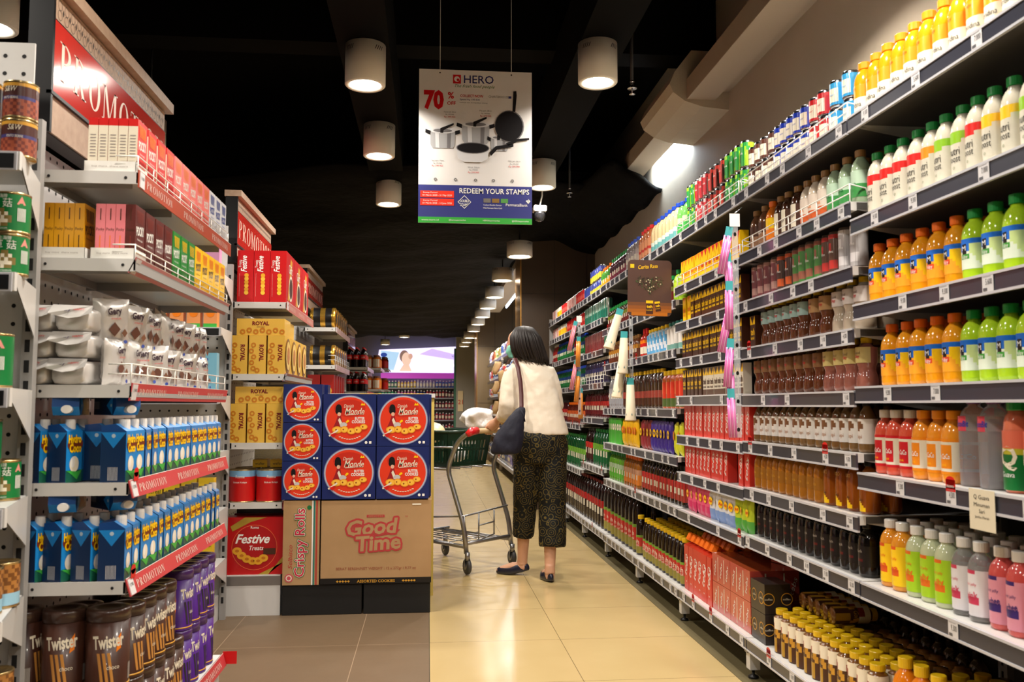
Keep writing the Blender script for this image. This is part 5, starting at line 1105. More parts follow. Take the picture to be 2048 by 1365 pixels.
# ------------------------------------------------------------------ the cookie stack
CARD = mat('brown_cardboard', (176, 140, 98), .75, noise=(6, (166, 130, 88), .4), bump=(120, .1, .001)); NV = ink(24, 38, 96); CR = ink(222, 58, 30); SIL = ink(176, 180, 196)
def cookie(w, h, d):
    g = G(); g.box(-w/2+.001, w/2-.001, 0, d, 0.0005, h-.001, NV); y = -.0007; R = min(w, h)*.47; cz = h/2; k = R/.126
    g.M = Matrix.Translation((0, 0, cz)) @ Matrix.Scale(k, 4)
    g.ringd(0, 0, .117, .1265, SIL, y, 48); g.ringd(0, 0, .1245, .128, ink(90, 100, 150), y-.0002, 48); g.disc(0, 0, .1175, CR, y-.0002, n=48); g.disc(-.0, .06, .08, ink(196, 44, 26), y-.0004, .045)
    q = y-.0008
    g.text('Danish', -.005, .072, .018, CREAM, q, w=.05, shear=.3); g.text('Monde', .025, .045, .036, CREAM, q, w=.1, shear=.35, bold=.01); g.poly([(-.02, .024), (.07, .03), (.066, .034), (-.02, .027)], CREAM, q)
    g.text('BUTTER', .052, .008, .014, WHITE, q, w=.05, bold=.03); g.text('COOKIES', .045, -.009, .015, WHITE, q, w=.068, bold=.03)
    g.disc(-.008, -.005, .006, YEL, q); g.disc(-.014, -.01, .005, YEL, q-.0001); g.poly([(.055, .075), (.062, .088), (.068, .08), (.074, .088), (.078, .075)], YEL, q)
    # guardsman in a tall fur cap
    g.disc(-.056, .057, .016, BLACK, q, .024); g.disc(-.056, .045, .0165, BLACK, q-.0001, .016); g.disc(-.053, .03, .009, ink(226, 176, 150), q-.0003, .01)
    g.poly([(-.06, .022), (-.044, .022), (-.036, -.02), (-.03, -.045), (-.085, -.045), (-.07, -.01)], ink(150, 28, 36), q-.0002); g.poly([(-.058, .0), (-.05, .012), (-.03, -.03), (-.045, -.035)], CREAM, q-.0004); g.disc(-.03, -.024, .018, ink(196, 190, 190), q-.0005, .012)
    for i, (a, b, r1, r2) in enumerate(((-.062, -.05, .026, .018), (-.026, -.048, .02, .017), (.01, -.057, .022, .016), (.042, -.05, .02, .017), (.072, -.035, .02, .014))):
        g.disc(a, b, r1, ink(234, 158, 40), q-.0006-.0003*i, r2); g.disc(a, b, r1*.8, ink(246, 190, 70), q-.0007-.0003*i, r2*.75); g.disc(a-.005, b, r1*.2, ink(150, 70, 20), q-.0009-.0003*i)
    g.poly([(-.1, -.085), (-.055, -.055), (-.06, -.048), (-.105, -.078)], CREAM, q-.0024); g.poly([(-.098, -.075), (-.07, -.064), (-.08, -.09)], RED, q-.0027)
    for i in range(9): a = -PI/2+(-.5+i*.13); g.quad(.1*math.cos(a)-.005, .1*math.cos(a)+.005, .1*math.sin(a), .1*math.sin(a)+.004, CREAM, q)
    g.disc(.085, -.115, .007, WHITE, q); g.quad(.1, .112, -.121, -.109, WHITE, q)
    g.M = Matrix(); return Proto('cookie_tin_box', 'box', 'navy and red butter cookie box', g, [], w, d, h)
cb, cs = cookie(.2685, .2665, .11), cookie(.197, .194, .11)
for i in range(2):
    for t in range(2): cb.put((-.398+i*.272, 4.545, .5762+t*.2675), 0, 'large navy butter cookie box, %s of the %s column' % (['lower', 'upper'][t], ['left-hand', 'right-hand'][i]), 'large navy butter cookie boxes')
for t in range(3): cs.put((-.6345, 4.545, .5762+t*.195), (.0, .01, -.01)[t], 'small navy butter cookie box, %s in the narrow column' % ['lowest', 'middle one', 'topmost'][t], 'small navy butter cookie boxes')
for t in range(3): cs.put((-.62, 4.665, .5762+t*.195), 0, 'small navy butter cookie box behind the narrow column, %s layer' % ['lowest', 'middle', 'top'][t], 'small navy butter cookie boxes')
for i in range(2):
    for t in range(2): cb.put((-.385+i*.27, 4.662, .5762+t*.2675), 0, 'large navy butter cookie box behind the %s %s one' % (['left-hand', 'right-hand'][i], ['lower', 'upper'][t]), 'large navy butter cookie boxes')
def outl(g, s, x, z, h, w, y, c1, c2, b1=.075, b2=.03, **k):
    r = h*b1
    for i in range(14): a = 2*PI*i/14; g.text(s, x+r*math.cos(a), z+r*math.sin(a), h, c1, y-.00002*i, w=w, bold=b2, **k)
    g.text(s, x, z, h, c2, y-.0006, w=w, bold=b2, **k)
RC = ink(178, 62, 62)
g = G(); g.box(-.277, .277, 0, .36, .028, .418, CARD); g.box(-.278, .278, -.0006, .3606, 0.001, .03, BLACK); y = -.001
g.poly([(-.12, .245), (-.04, .225), (.0, .235), (.1, .25), (.12, .27), (-.1, .27)], RC, y+.0003)
outl(g, 'Good', -.02, .284, .075, .26, y, RC, CARD, .13, .03, rot=.06, shear=.2); outl(g, 'Time', .01, .205, .075, .225, y-.001, RC, CARD, .13, .03, rot=.06, shear=.1)
g.quad(-.05, .04, .332, .345, RC, y); g.text('ARNOTTS', -.005, .3385, .008, CARD, y-.0004, w=.075); g.text('TM', .15, .335, .008, RC, y)
g.text('BERAT BERSIH/NET WEIGHT : 12 x 277gr / 9.77 oz', -.0, .075, .013, ink(150, 84, 60), y, w=.4, bold=.01); g.text('ASSORTED COOKIES', 0, .014, .014, GOLD, y-.0006, w=.19, bold=.02)
for s in (-1, 1):
    for i in range(5): g.poly([(s*(.13+i*.014), .014), (s*(.137+i*.014), .02), (s*(.144+i*.014), .014), (s*(.137+i*.014), .008)], GOLD, y-.0006)
g.quad(.18, .225, .392, .4, CREAM, y)
g.obj('shipping_carton', None, (-.256, 4.55, .1515), label='brown Good Time shipping carton under the large cookie boxes', category='carton')
g = G(); g.box(-.09, .09, 0, .36, 0, .42, CARD); g.quad(.052, .058, 0, .42, ink(240, 236, 230), y); g.quad(.06, .067, 0, .42, ink(40, 120, 110), y); g.quad(.072, .08, 0, .42, ink(176, 60, 50), y)
GG = ink(30, 110, 60); outl(g, 'Crispy Rolls', .0, .21, .05, .34, y, GG, GG, .1, .02, rot=PI/2); outl(g, 'Crispy Rolls', .0, .21, .05, .34, y-.001, CREAM, ink(190, 46, 70), .05, .015, rot=PI/2)
g.text('Selbisco', -.053, .14, .022, ink(176, 50, 50), y, w=.12, rot=PI/2, shear=.3); g.disc(-.058, .035, .021, ink(196, 80, 90), y); g.disc(-.058, .035, .015, CREAM, y-.0004); g.disc(-.058, .035, .01, ink(196, 80, 90), y-.0008); g.disc(.038, .385, .011, GG, y)
g.obj('shipping_carton', None, (-.631, 4.55, .1515), rz=.01, label='narrow brown Crispy Rolls carton under the small cookie boxes', category='carton')
KB = mat('black_card', (17, 16, 15), .6)
for a, b, nm in ((-.722, -.327, 'left-hand'), (-.318, .018, 'right-hand')):
    g = G(); g.box(0, b-a, 0, .36, 0, .15, KB, .002); g.quad(.01, b-a-.01, .1, .1015, ink(30, 28, 26), -.0004); g.obj('black_carton', None, (a, 4.56, .0006), label='low black carton on the floor, the %s of the pair under the stack' % nm, category='carton', group='black cartons under the cookie stack')
YB = mat('yellow_board', (206, 180, 90), .6)
t = empty('dump_bin', (-.26, 5.26, 0), label='white rimmed cardboard bin with yellow tags behind the cookie stack', category='bin')
for nm, a in (('front_panel', (-.29, .295, -.3, -.29)), ('rear_panel', (-.29, .295, .29, .3)), ('side_panel', (.288, .295, -.29, .29)), ('side_panel', (-.295, -.288, -.29, .29))):
    g = G(); g.box(a[0], a[1], a[2], a[3], 0, 1.105, YB if nm != 'rear_panel' else CARD)
    if nm == 'front_panel': g.box(-.3, .3, -.312, -.29, 1.095, 1.118, PAINT); g.box(-.12, .0, -.3135, -.312, 1.098, 1.117, YEL); g.box(.12, .24, -.3135, -.312, 1.098, 1.117, YEL)
    g.obj(nm, t)

# ================================================================== clip strips, shelf card, far shelves
STRIP = mat('clear_strip', (210, 212, 216), .2, coat=.4, alpha=.3)
def clip_strip(x, y, z0, z1, label):
    g = G(); g.box(-.012, .012, -.001, .001, 0, z1-z0, STRIP); g.box(-.02, .02, -.0015, .0015, z1-z0, z1-z0+.05, WHITE)
    for k in range(8): g.disc(0, .03+k*(z1-z0-.06)/7, .006, BLACK, -.0014, .008, 10)
    g.tube([(0, 0, z1-z0+.05), (.03, 0, z1-z0+.075)], .002, CHROME, 5)
    return g.obj('clip_strip', None, (x, y, z0), label=label, category='clip strip')
def pack(name, desc, c, hd, L, w, n=5, cat='packet', sp=None):
    g = G()
    for i in range(n):
        xx = -w/2+w*(i+.5)/n; g.tube([(xx, .004*math.sin(i*2), 0), (xx+.002, .004*math.cos(i), -L)], w/n*.62, c if i % 2 == 0 or sp is None else sp, 6)
    h = G(); h.box(-w*.45, w*.45, -.002, .002, -.004, .035, hd)
    return Proto(name, cat, desc, g, [('header_card', h)], w, .03, L)
TEAL = ink(70, 170, 175); PKP = mat('pink_packet', (222, 110, 178), .22, coat=.7); PKQ = mat('pale_pink_packet', (232, 160, 204), .22, coat=.7)
clip_strip(1.165, 3.215, .93, 1.735, 'clip strip of pink packets hanging by the coffee bay')
sp_ = pack('pink_straw_packet', 'pink straw packet', PKP, TEAL, .15, .03, sp=PKQ)
for i, (dx, z, a) in enumerate(((.0, 1.70, .2), (-.0, 1.6, -.05), (.0, 1.49, .03), (.0, 1.4, .22), (.0, 1.27, .1), (.0, 1.17, -.04), (.0, 1.08, -.02))):
    sp_.put((1.14, 3.22+.008*(i % 2), z), -.25, 'pink straw packet, %s from the top of its clip strip' % ORD[i+1], 'pink packets on the near clip strip', ry=a)
cs_ = clip_strip(1.19, 5.06, 1.02, 1.6, 'clip strip of paper cups hanging by the sauce bottles')
g = G(); g.lathe([(.022, 0), (.031, -.19), (.033, -.2), (.033, -.205)][::-1], mat('paper_cup', (232, 218, 190), .5), 18)
for i in range(9): a = i*.7; g.poly([(a*.03-.004, -.175-.012*(i % 2)), (a*.03+.004, -.172), (a*.03, -.16)], ink(110, 150, 150), R=.0325)
h = G(); h.box(-.02, .02, -.002, .002, -.002, .04, TEAL)
cup = Proto('paper_cup_sleeve', 'paper cups', 'sleeve of cream paper cups', g, [('header_card', h)], .06, .06, .2)
for i, (dx, z, a) in enumerate(((0, 1.58, .3), (.015, 1.44, .04), (.015, 1.3, .14), (.05, 1.17, -.0))):
    cup.put((1.11+dx, 5.03-.07*(i % 2), z), 0, 'sleeve of cream paper cups, %s from the top of its clip strip' % ORD[i+1], 'paper cup sleeves on the clip strip', ry=a)
clip_strip(1.17, 6.72, .98, 1.7, 'clip strip of orange and pink packets by the cola bay')
P2 = pack('drinking_straw_packet', 'orange drinking straw packet', mat('orange_packet', (235, 150, 60), .25, coat=.6), TEAL, .2, .034); P3 = pack('drinking_straw_packet', 'pink striped drinking straw packet', mat('salmon_packet', (225, 130, 120), .25, coat=.6), TEAL, .2, .034, sp=PKQ)
for i, (x, z, a) in enumerate(((1.13, 1.67, .24), (1.16, 1.55, .05), (1.14, 1.37, .2), (1.16, 1.28, .1), (1.18, 1.15, .02))):
    (P3 if i in (0, 2) else P2).put((x, 6.68+.012*i, z), 0, '%s, %s down its clip strip' % ((P3 if i in (0, 2) else P2).desc, ORD[i+1]), 'straw packets on the far clip strip', ry=a)
# hanging shelf card
t = empty('shelf_card', (1.107, 4.3, 1.50), label='brown Cerita Rasa card with heart of tea leaves jutting from the shelf', category='sign'); t.rotation_euler = (0, .02, -.03)
g = G(); w, h, r = .112, .285, .022; pts = []
for cx, cz, a0 in ((w-r, r, -PI/2), (w-r, h-r, 0), (-w+r, h-r, PI/2), (-w+r, r, PI)):
    for k in range(6): a = a0+k*PI/10; pts.append((cx+r*math.cos(a), cz+r*math.sin(a)))
n = len(pts); CBR = ink(84, 58, 50)
g.add([(a, 0, b) for a, b in pts]+[(a, .002, b) for a, b in pts], [tuple(range(n)), tuple(range(2*n-1, n-1, -1))]+[(i, i+n, (i+1) % n+n, (i+1) % n) for i in range(n)], CBR)
for k, c in enumerate(((190, 110, 24), (172, 98, 28), (146, 84, 34), (118, 72, 40))): g.quad(-w+(.02 if k == 0 else 0), w-(.02 if k == 0 else 0), .002+k*.017, .019+k*.017, ink(*c), -.0004)
g.text('Cerita Rasa', -.01, .252, .02, YEL, -.0006, w=.1, shear=.2, rot=.1, bold=.01); g.quad(-.1, -.08, .243, .263, YEL, -.0006)
rh = random.Random(5)
for i in range(230):
    a = rh.uniform(0, 2*PI); q = math.sqrt(rh.random()); hx = .0045*16*math.sin(a)**3*q; hz = .0032*(13*math.cos(a)-5*math.cos(2*a)-2*math.cos(3*a)-math.cos(4*a))*q
    b = rh.uniform(0, PI); L = rh.uniform(.004, .008); c = [(36, 34, 24), (60, 66, 40), (30, 24, 22), (70, 90, 50)][i % 4]
    g.poly([(hx+L*math.cos(b), .165+hz+L*math.sin(b)), (hx-.002*math.sin(b), .165+hz+.002*math.cos(b)), (hx-L*math.cos(b), .165+hz-L*math.sin(b)), (hx+.002*math.sin(b), .165+hz-.002*math.cos(b))], ink(*c), -.0005-i*.000003)
for i in range(16): a = i*2.4; q = .25+.75*((i*37 % 16)/16); g.disc(.0045*15*math.sin(a)**3*q, .165+.0032*(13*math.cos(a)-5*math.cos(2*a)-2*math.cos(3*a))*q, .004, ink(190, 180, 150), -.0014, n=5)
for cx, cz, rr in ((.0, .045, 0), (.042, .05, .15)):
    c, s_ = math.cos(rr), math.sin(rr)
    def q4(a, b, d, e, m, y): g.poly([(cx+u*c-v*s_, cz+u*s_+v*c) for u, v in ((a, b), (d, b), (d, e), (a, e))], m, y)
    k = 1 if rr == 0 else .75
    q4(-.018*k, -.034*k, .018*k, .034*k, ink(74, 40, 26), -.0007); q4(-.018*k, .02*k, .018*k, .034*k, YEL, -.0009); g.text('teh', cx, cz+.004, .015*k, YEL, -.001, w=.03*k, bold=.03, rot=rr); g.text('kotak', cx, cz-.014*k, .008*k, YEL, -.001, w=.03*k, rot=rr)
g.obj('card', t)
g = G(); g.box(-.006, .006, .002, .004, .24, .345, STRIP); g.obj('holder', t)
g = G(); g.box(-.045, .045, 0, .001, 0, .09, mat('cream_notice', (214, 204, 180), .6)); g.text('Q Guava', 0, .072, .01, BLACK, -.0006, w=.055); g.text('Minuman', 0, .056, .009, BLACK, -.0006, w=.055); g.text('Sari', 0, .042, .009, BLACK, -.0006, w=.02); g.text('Jambu Merah', 0, .028, .006, BLACK, -.0006, w=.05)
g.obj('price_notice', None, (1.218, 1.845, .775), -PI/2, label='cream paper notice on the price rail below the guava juice', category='notice')

# snack shelving beyond the brown column
t = empty('snack_shelving', (1.4, 13.2, 0), label='snack shelving between the two columns beyond the shopper', category='shelving')
for z in (1.83, 1.5, 1.2, .88, .55, .17):
    g = G(); g.box(-.25, .25, -3.5, 3.7, z-.03, z, PAINT); g.box(-.258, -.25, -3.5, 3.7, z-.045, z, RAILM); g.obj('shelf', t)
g = G(); g.box(.25, .27, -3.5, 3.7, 0, 1.9, BACKM); g.obj('back_panel', t)
for y in (-3.4, -1.1, 1.2, 3.5): g = G(); g.box(-.22, -.18, y, y+.04, 0, .14, PAINT); g.obj('foot', t)
rs = random.Random(9)
cols = [((225, 190, 90), (240, 230, 200)), ((120, 170, 80), (230, 230, 190)), ((230, 140, 90), (240, 220, 200)), ((210, 60, 60), (235, 200, 170)), ((150, 140, 190), (225, 220, 235)), ((70, 90, 150), (190, 200, 220))]
nmc = ['yellow', 'green', 'orange', 'red', 'lilac', 'blue']
sb = [bag('snack_bag', 'bag', '%s snack bag' % nmc[k], .15, .2, .07, lambda u, v, a=a, b=b: (ink(*a) if .25 < v < .8 else ink(*b)), lambda g: g.disc(0, .11, .03, CREAM), 30+k) for k, (a, b) in enumerate(cols)]
LN = ['top shelf', 'second shelf', 'third shelf', 'fourth shelf', 'fifth shelf', 'bottom shelf']; cc = {}
for L_, z in enumerate((1.83, 1.5, 1.2, .88, .55, .17)):
    i = 0; y = 11.2 if L_ < 4 else 12.4
    while y < 16.8:
        k = (i//3+L_*2) % 6 if L_ in (0, 3) else [4, 5, 5, 3][(i//4) % 4]; cc[k, L_] = cc.get((k, L_), 0)+1
        sb[k].put((1.2, y, z+.001), -PI/2+rs.uniform(-.3, .3), '%s, %s of its colour along the %s of the snack shelving' % (sb[k].desc, ORD[cc[k, L_]], LN[L_]), 'snack bags on the '+LN[L_], sc=(1, 1, rs.uniform(.8, 1.1)))
        y += .165; i += 1
TED = mat('tan_plush', (196, 160, 112), .9, bump=(60, .4, .004))
clip_strip(1.138, 13.42, .85, 1.75, 'clip strip of tan rolls hanging by the snack bags')
for i in range(6):
    g = G() if i == 0 else g
    if i == 0: g.tube([(0, 0, 0), (.01, 0, -.05), (-.01, 0, -.14), (0, 0, -.2)], [.05, .055, .05, .03], TED, 10); rp = Proto('tan_roll_packet', 'packet', 'tan rolled packet', g, [], .1, .1, .2)
    rp.put((1.06+.02*(i % 2), 13.3-.13*(i % 2), 1.72-.15*i), 0, 'tan rolled packet, %s down the distant clip strip' % ORD[i+1], 'tan rolled packets', ry=.25*(-1)**i)

# rear wall: lit sign over the hair care shelves
t = empty('light_box_sign', (-.2, 24.3, 1.97), label='glowing lavender light box sign over the hair care shelves', category='sign')
def em(n, c, e): return mat('lit_'+n, c, .4, emit=e)
g = G(); g.add([(-1.25, 0, .0), (1.18, 0, -.02), (.98, 0, .72), (-1.15, 0, .62), (-1.25, .1, .0), (1.18, .1, -.02), (.98, .1, .72), (-1.15, .1, .62)], [(0, 1, 2, 3), (7, 6, 5, 4), (3, 2, 6, 7), (0, 4, 5, 1), (0, 3, 7, 4), (1, 5, 6, 2)], em('lavender_white', (226, 218, 255), 1.5))
g.poly([(-1.1, .1), (-.75, .05), (-.6, .55), (-1.1, .6)], em('pale_blue', (170, 205, 235), 1.2), -.004); g.disc(-.4, .36, .13, em('skin', (235, 200, 180), 1.1), -.006, .19); g.disc(-.46, .44, .13, em('hair', (150, 120, 110), .8), -.005, .17); g.disc(-.29, .44, .06, em('petal', (215, 170, 150), 1.0), -.007, .08); g.poly([(-.6, .03), (-.25, .03), (-.35, .25), (-.46, .25)], em('skin', (235, 200, 180), 1.1), -.0055); g.disc(-1.02, .48, .09, em('bluebell', (50, 80, 170), .8), -.008, .06)
g.poly([(-.05, .5), (.9, .35), (.95, .5), (.3, .66)], em('violet', (200, 176, 240), 1.3), -.004); g.text('Viola', .92, .45, .06, ink(60, 30, 90), -.01, w=.16); g.poly([(-.4, .05), (1.1, .2), (1.1, .26), (.2, .1)], em('white', (250, 248, 255), 1.9), -.005)
g.obj('lit_panel', t)
g = G(); g.box(-1.1, 1.1, -.03, .1, -.17, -.02, em('magenta', (190, 70, 190), .5)); g.obj('magenta_band', t)
t = empty('hair_care_shelving', (-.15, 24.45, 0), label='grey wall shelving of hair care bottles under the light box', category='shelving')
g = G(); g.box(-1.3, 1.1, .15, .2, 0, 1.8, mat('lilac_grey_panel', (130, 126, 140), .6)); g.obj('back_panel', t)
HZ = (1.55, 1.27, .97, .66, .35)
for z in HZ: g = G(); g.box(-1.3, 1.1, -.15, .15, z-.03, z, mat('lilac_grey_shelf', (150, 146, 158), .5)); g.obj('shelf', t)
g = G(); g.box(-1.3, 1.1, -.14, .15, 0, .1, PAINT2); g.obj('plinth', t)
hc = []
for k, (c, cn) in enumerate((((40, 130, 90), 'green'), ((170, 90, 130), 'pink'), ((40, 50, 110), 'navy'), ((160, 40, 60), 'crimson'), ((220, 190, 70), 'yellow'), ((190, 195, 205), 'silver'), ((60, 110, 190), 'blue'), ((120, 40, 60), 'maroon'))):
    hc.append(bottle('shampoo_bottle', 'bottle', cn+' shampoo bottle', .2, .034, liq(*c), CAPW, .016, .03, .75, .014, (.04, .12, lambda u, v, c=c: (ink(*c) if abs(u) > .25 else CREAM), 1), far=True))
cc = {}
for r, z in enumerate(HZ):
    for i in range(27):
        k = [[0, 0, 4, 4, 5, 5, 6, 6, 5], [0, 0, 1, 1, 2, 3, 3, 7, 0], [5, 6, 6, 5, 3, 7, 7, 3, 7], [2, 2, 6, 5, 1, 3, 3, 3, 3], [2, 6, 1, 0, 3, 2, 5, 3, 7]][r][i//3]
        cc[k, r] = cc.get((k, r), 0)+1
        hc[k].put((-1.38+.05+i*.0875, 24.38, z+.001), rs.uniform(-.3, .3), '%s, %s of its colour on the %s under the light box' % (hc[k].desc, ORD[cc[k, r]], ['top shelf', 'second shelf', 'third shelf', 'fourth shelf', 'lowest shelf'][r]), 'shampoo bottles, '+['top', 'second', 'third', 'fourth', 'lowest'][r]+' shelf', sc=(1, 1, rs.uniform(.85, 1.1)))

# ================================================================== shopping cart, basket and what is on it
STEEL = mat('galvanised_tube', (150, 150, 154), .3, metal=.85); RUB = mat('grey_caster', (60, 60, 62), .5)
fw = Vector((-.66, .75, 0)).normalized(); sd = Vector((.31, .31, 0)); A0 = Vector((.27, 5.5, .89))
ct = empty('shopping_cart', (.25, 5.53, 0), label='grey tubular shopping cart with red handle ends pushed by the shopper', category='shopping cart'); CO = Vector(ct.location)
def P(v): return tuple(v-CO)
def bend(pts, n=5):
    pts = [Vector(p) for p in pts]; out = [pts[0]]
    for i in range(1, len(pts)-1):
        a, b, c = pts[i-1], pts[i], pts[i+1]; d1 = min(.06, (a-b).length/2); d2 = min(.06, (c-b).length/2)
        p0 = b+(a-b).normalized()*d1; p2 = b+(c-b).normalized()*d2
        for k in range(n+1): u = k/n; out.append(p0*(1-u)**2+b*2*u*(1-u)+p2*u*u)
    return out+[pts[-1]]
for k in (0, 1):
    o = sd*k
    pts = [A0+o, Vector((.19, 5.57, .83))+o, Vector((.125, 5.63, .65))+o, Vector((.228, 5.55, .3))+o, Vector((.245, 5.54, .13))+o]
    g = G(); g.tube([P(p) for p in bend(pts)], .0155, STEEL, 10); g.obj('upright_tube', ct)
    g = G(); a = Vector((.24, 5.545, .17))+o; g.tube([P(a), P(a+fw*.62+sd.normalized()*(.04 if k == 0 else -.04))], .013, STEEL, 8); g.obj('base_rail', ct)
    w0 = Vector((.25, 5.52, 0))+o
    for q, wp in ((0, w0), (1, w0+fw*.6+sd.normalized()*(.05 if k == 0 else -.05))):
        g = G(); c = Vector(P(wp)); g.tube([c+Vector((0, 0, .09)), c+Vector((0, 0, .14))], .016, STEEL, 10)
        g.add([tuple(c+Vector((s*.016, dy, z))) for s in (-1, 1) for dy, z in ((-.02, .1), (.02, .1), (.03, .05), (.01, .04))], [(0, 1, 2, 3), (7, 6, 5, 4)], STEEL)
        o_ = g.obj('caster_fork', ct); gw = G(); gw.M = Matrix.Translation(c+Vector((0, .02, .0515))) @ Matrix.Rotation(.35, 4, 'Z') @ Matrix.Rotation(PI/2, 4, 'Y'); gw.lathe([(.012, -.014), (.044, -.013), (.05, -.006), (.05, .006), (.044, .013), (.012, .014)], RUB, 24); gw.lathe([(.0, -.016), (.02, -.0155), (.02, .0155), (.0, .016)], STEEL, 14); gw.obj('wheel', o_)
g = G(); g.tube([P(A0), P(A0+sd)], .0165, mat('beige_handle_grip', (190, 160, 120), .4), 12); h = g.obj('handle', ct)
for k in (0, 1): g = G(); a = A0+sd*k; u = sd.normalized()*(.03 if k == 0 else -.03); g.tube([P(a-fw*-.01+Vector((0, 0, -.02))-u*.9), P(a+u*.2), P(a+u*1.8+Vector((0, 0, .004)))], [.018, .027, .024], mat('red_handle_end', (200, 24, 34), .3, coat=.4), 12); g.obj('red_end_cap', h)
g = G(); a, b = Vector((.24, 5.545, .19)), Vector((.24, 5.545, .19))+sd; g.tube([P(a), P(b)], .012, STEEL, 8)
e1, e2 = a+fw*.6, b+fw*.6; g.tube([P(e1), P(e2)], .01, STEEL, 8)
for k in range(1, 7): g.tube([P(a+sd*k/7), P(e1+(e2-e1)*k/7)], .0035, STEEL, 5)
for k in range(1, 4): g.tube([P(a+fw*.15*k+Vector((0, 0, -.005))), P(b+fw*.15*k+Vector((0, 0, -.005)))], .0035, STEEL, 5)
g.obj('wire_platform', ct)
g = G(); up = Vector((0, 0, .17)); r0, r1 = a+up+Vector((-.01, 0, 0)), b+up+Vector((-.02, 0, .03))
g.tube([P(a+Vector((0, 0, .04))), P(r0), P(r1)], .006, STEEL, 6); m1 = a+sd*.28; m2 = a+sd*.62; g.tube([P(m1), P(m1+up+Vector((0, 0, .008)))], .005, STEEL, 6); g.tube([P(m2+Vector((0, 0, .03))), P(m2+up+Vector((0, 0, .018)))], .005, STEEL, 6); g.tube([P(m1+Vector((0, 0, .01))), P(m2+Vector((0, 0, .03)))], .005, STEEL, 6); g.tube([P(m1+Vector((0, 0, .1))), P(m2+Vector((0, 0, .11)))], .005, STEEL, 6)
g.tube([P(r0), P(r0+fw*.3+Vector((0, 0, -.03))), P(r0+fw*.55+Vector((0, 0, -.06)))], .006, STEEL, 6); g.obj('wire_guard', ct)
g = G(); q0 = Vector((.13, 5.62, .645)); g.tube([P(q0), P(q0+fw*.5), P(q0+sd+fw*.5), P(q0+sd)], .008, STEEL, 7); g.tube([P(q0+Vector((.03, -.02, .14))), P(q0+fw*.52+Vector((.03, -.02, .13)))], .006, STEEL, 6)
for k in range(1, 4): g.tube([P(q0+sd*k/4), P(q0+sd*k/4+fw*.5)], .005, STEEL, 6)
g.obj('basket_carrier', ct)
# basket
BK = mat('dark_green_plastic', (14, 44, 30), .35, coat=.2)
ang = math.atan2(fw.y, fw.x)-PI/2
def slotted(Lx, Ly, Hh, tp=.88):
    g = G()
    def wall(p0, p1, q0, q1, n):
        p0, p1, q0, q1 = map(Vector, (p0, p1, q0, q1)); nrm = (p1-p0).cross(Vector((0, 0, 1))).normalized()*.004
        def pt(u, v): return (p0+(p1-p0)*u)*(1-v)+(q0+(q1-q0)*u)*v
        def patch(u0, u1, v0, v1):
            c = [pt(u0, v0), pt(u1, v0), pt(u1, v1), pt(u0, v1)]; g.add([tuple(x) for x in c]+[tuple(x-nrm) for x in c], [(0, 1, 2, 3), (7, 6, 5, 4), (0, 4, 5, 1), (3, 2, 6, 7), (1, 5, 6, 2), (0, 3, 7, 4)], BK)
        patch(0, 1, 0, .12); patch(0, 1, .74, 1); patch(0, 1, .44, .5)
        for i in range(n+1): u = i/n; patch(max(0, u-.22/n), min(1, u+.22/n), .12, .44); patch(max(0, u-.22/n), min(1, u+.22/n), .5, .74)
        patch(0, .06, .12, .74); patch(.94, 1, .12, .74)
    a, b = Lx/2, Ly/2; c, d = a*tp, b*tp
    B_ = [(-c, -d, 0), (c, -d, 0), (c, d, 0), (-c, d, 0)]; T_ = [(-a, -b, Hh), (a, -b, Hh), (a, b, Hh), (-a, b, Hh)]
    for i in range(4): wall(B_[i], B_[(i+1) % 4], T_[i], T_[(i+1) % 4], 13 if i % 2 == 0 else 16)
    for k in range(9): y = -d+2*d*k/8; g.box(-c, c, y-.004, y+.004, 0, .006, BK)
    for k in range(7): x = -c+2*c*k/6; g.box(x-.004, x+.004, -d, d, 0, .006, BK)
    for i in range(4):
        p, q = Vector(T_[i]), Vector(T_[(i+1) % 4]); g.tube([p, q], .009, BK, 8)
    return g
bpos = q0+sd*.5+fw*.29
g = slotted(.4, .56, .225); bk = g.obj('shopping_basket', None, (bpos.x, bpos.y, .657), ang, label='dark green slotted plastic basket resting on the cart', category='basket')
g = G(); g.quad(-.075, .075, .14, .2, ink(190, 190, 186), -.262); g.obj('label_plate', bk)
g = G()
for s in (-1, 1): g.tube([(s*.2, -.1, .22), (s*.21, -.09, .235), (s*.21, .12, .235), (s*.2, .13, .22)], .006, DARKM, 6)
g.obj('carry_handle', bk)
def lumpy(name, c, rx, ry, rz, m, label, cat, seed, amp=.25, f=3, n=22):
    rr = random.Random(seed); ph = [rr.uniform(0, 6) for _ in range(6)]; g = G(); vs = []; fs = []
    for j in range(n//2+1):
        t = PI*j/(n//2)
        for i in range(n):
            a = 2*PI*i/n; q = 1+amp*(.5*math.sin(f*a+ph[0]+2*t)+.3*math.sin((f+2)*a+ph[1]-3*t)+.3*math.sin(5*t+ph[2]+a)+.15*math.sin(9*a+ph[3])*math.sin(t))*math.sin(t)
            vs.append((rx*q*math.sin(t)*math.cos(a), ry*q*math.sin(t)*math.sin(a), rz*(1+.3*(q-1))*math.cos(t)+rz))
    for j in range(n//2):
        for i in range(n): fs.append((j*n+i, (j+1)*n+i, (j+1)*n+(i+1) % n, j*n+(i+1) % n))
    g.add(vs, fs, m, True); o = g.obj(name, None, c, label=label, category=cat)
    md = o.modifiers.new('s', 'SUBSURF'); md.levels = md.render_levels = 1
    return o
PLB = mat('thin_white_plastic', (225, 222, 220), .3, coat=.2, bump=(35, .6, .01))
lumpy('plastic_bag', (.33, 5.84, .888), .1, .08, .075, PLB, 'crumpled white plastic bag on the cart handle', 'plastic bag', 14, .75, 4)
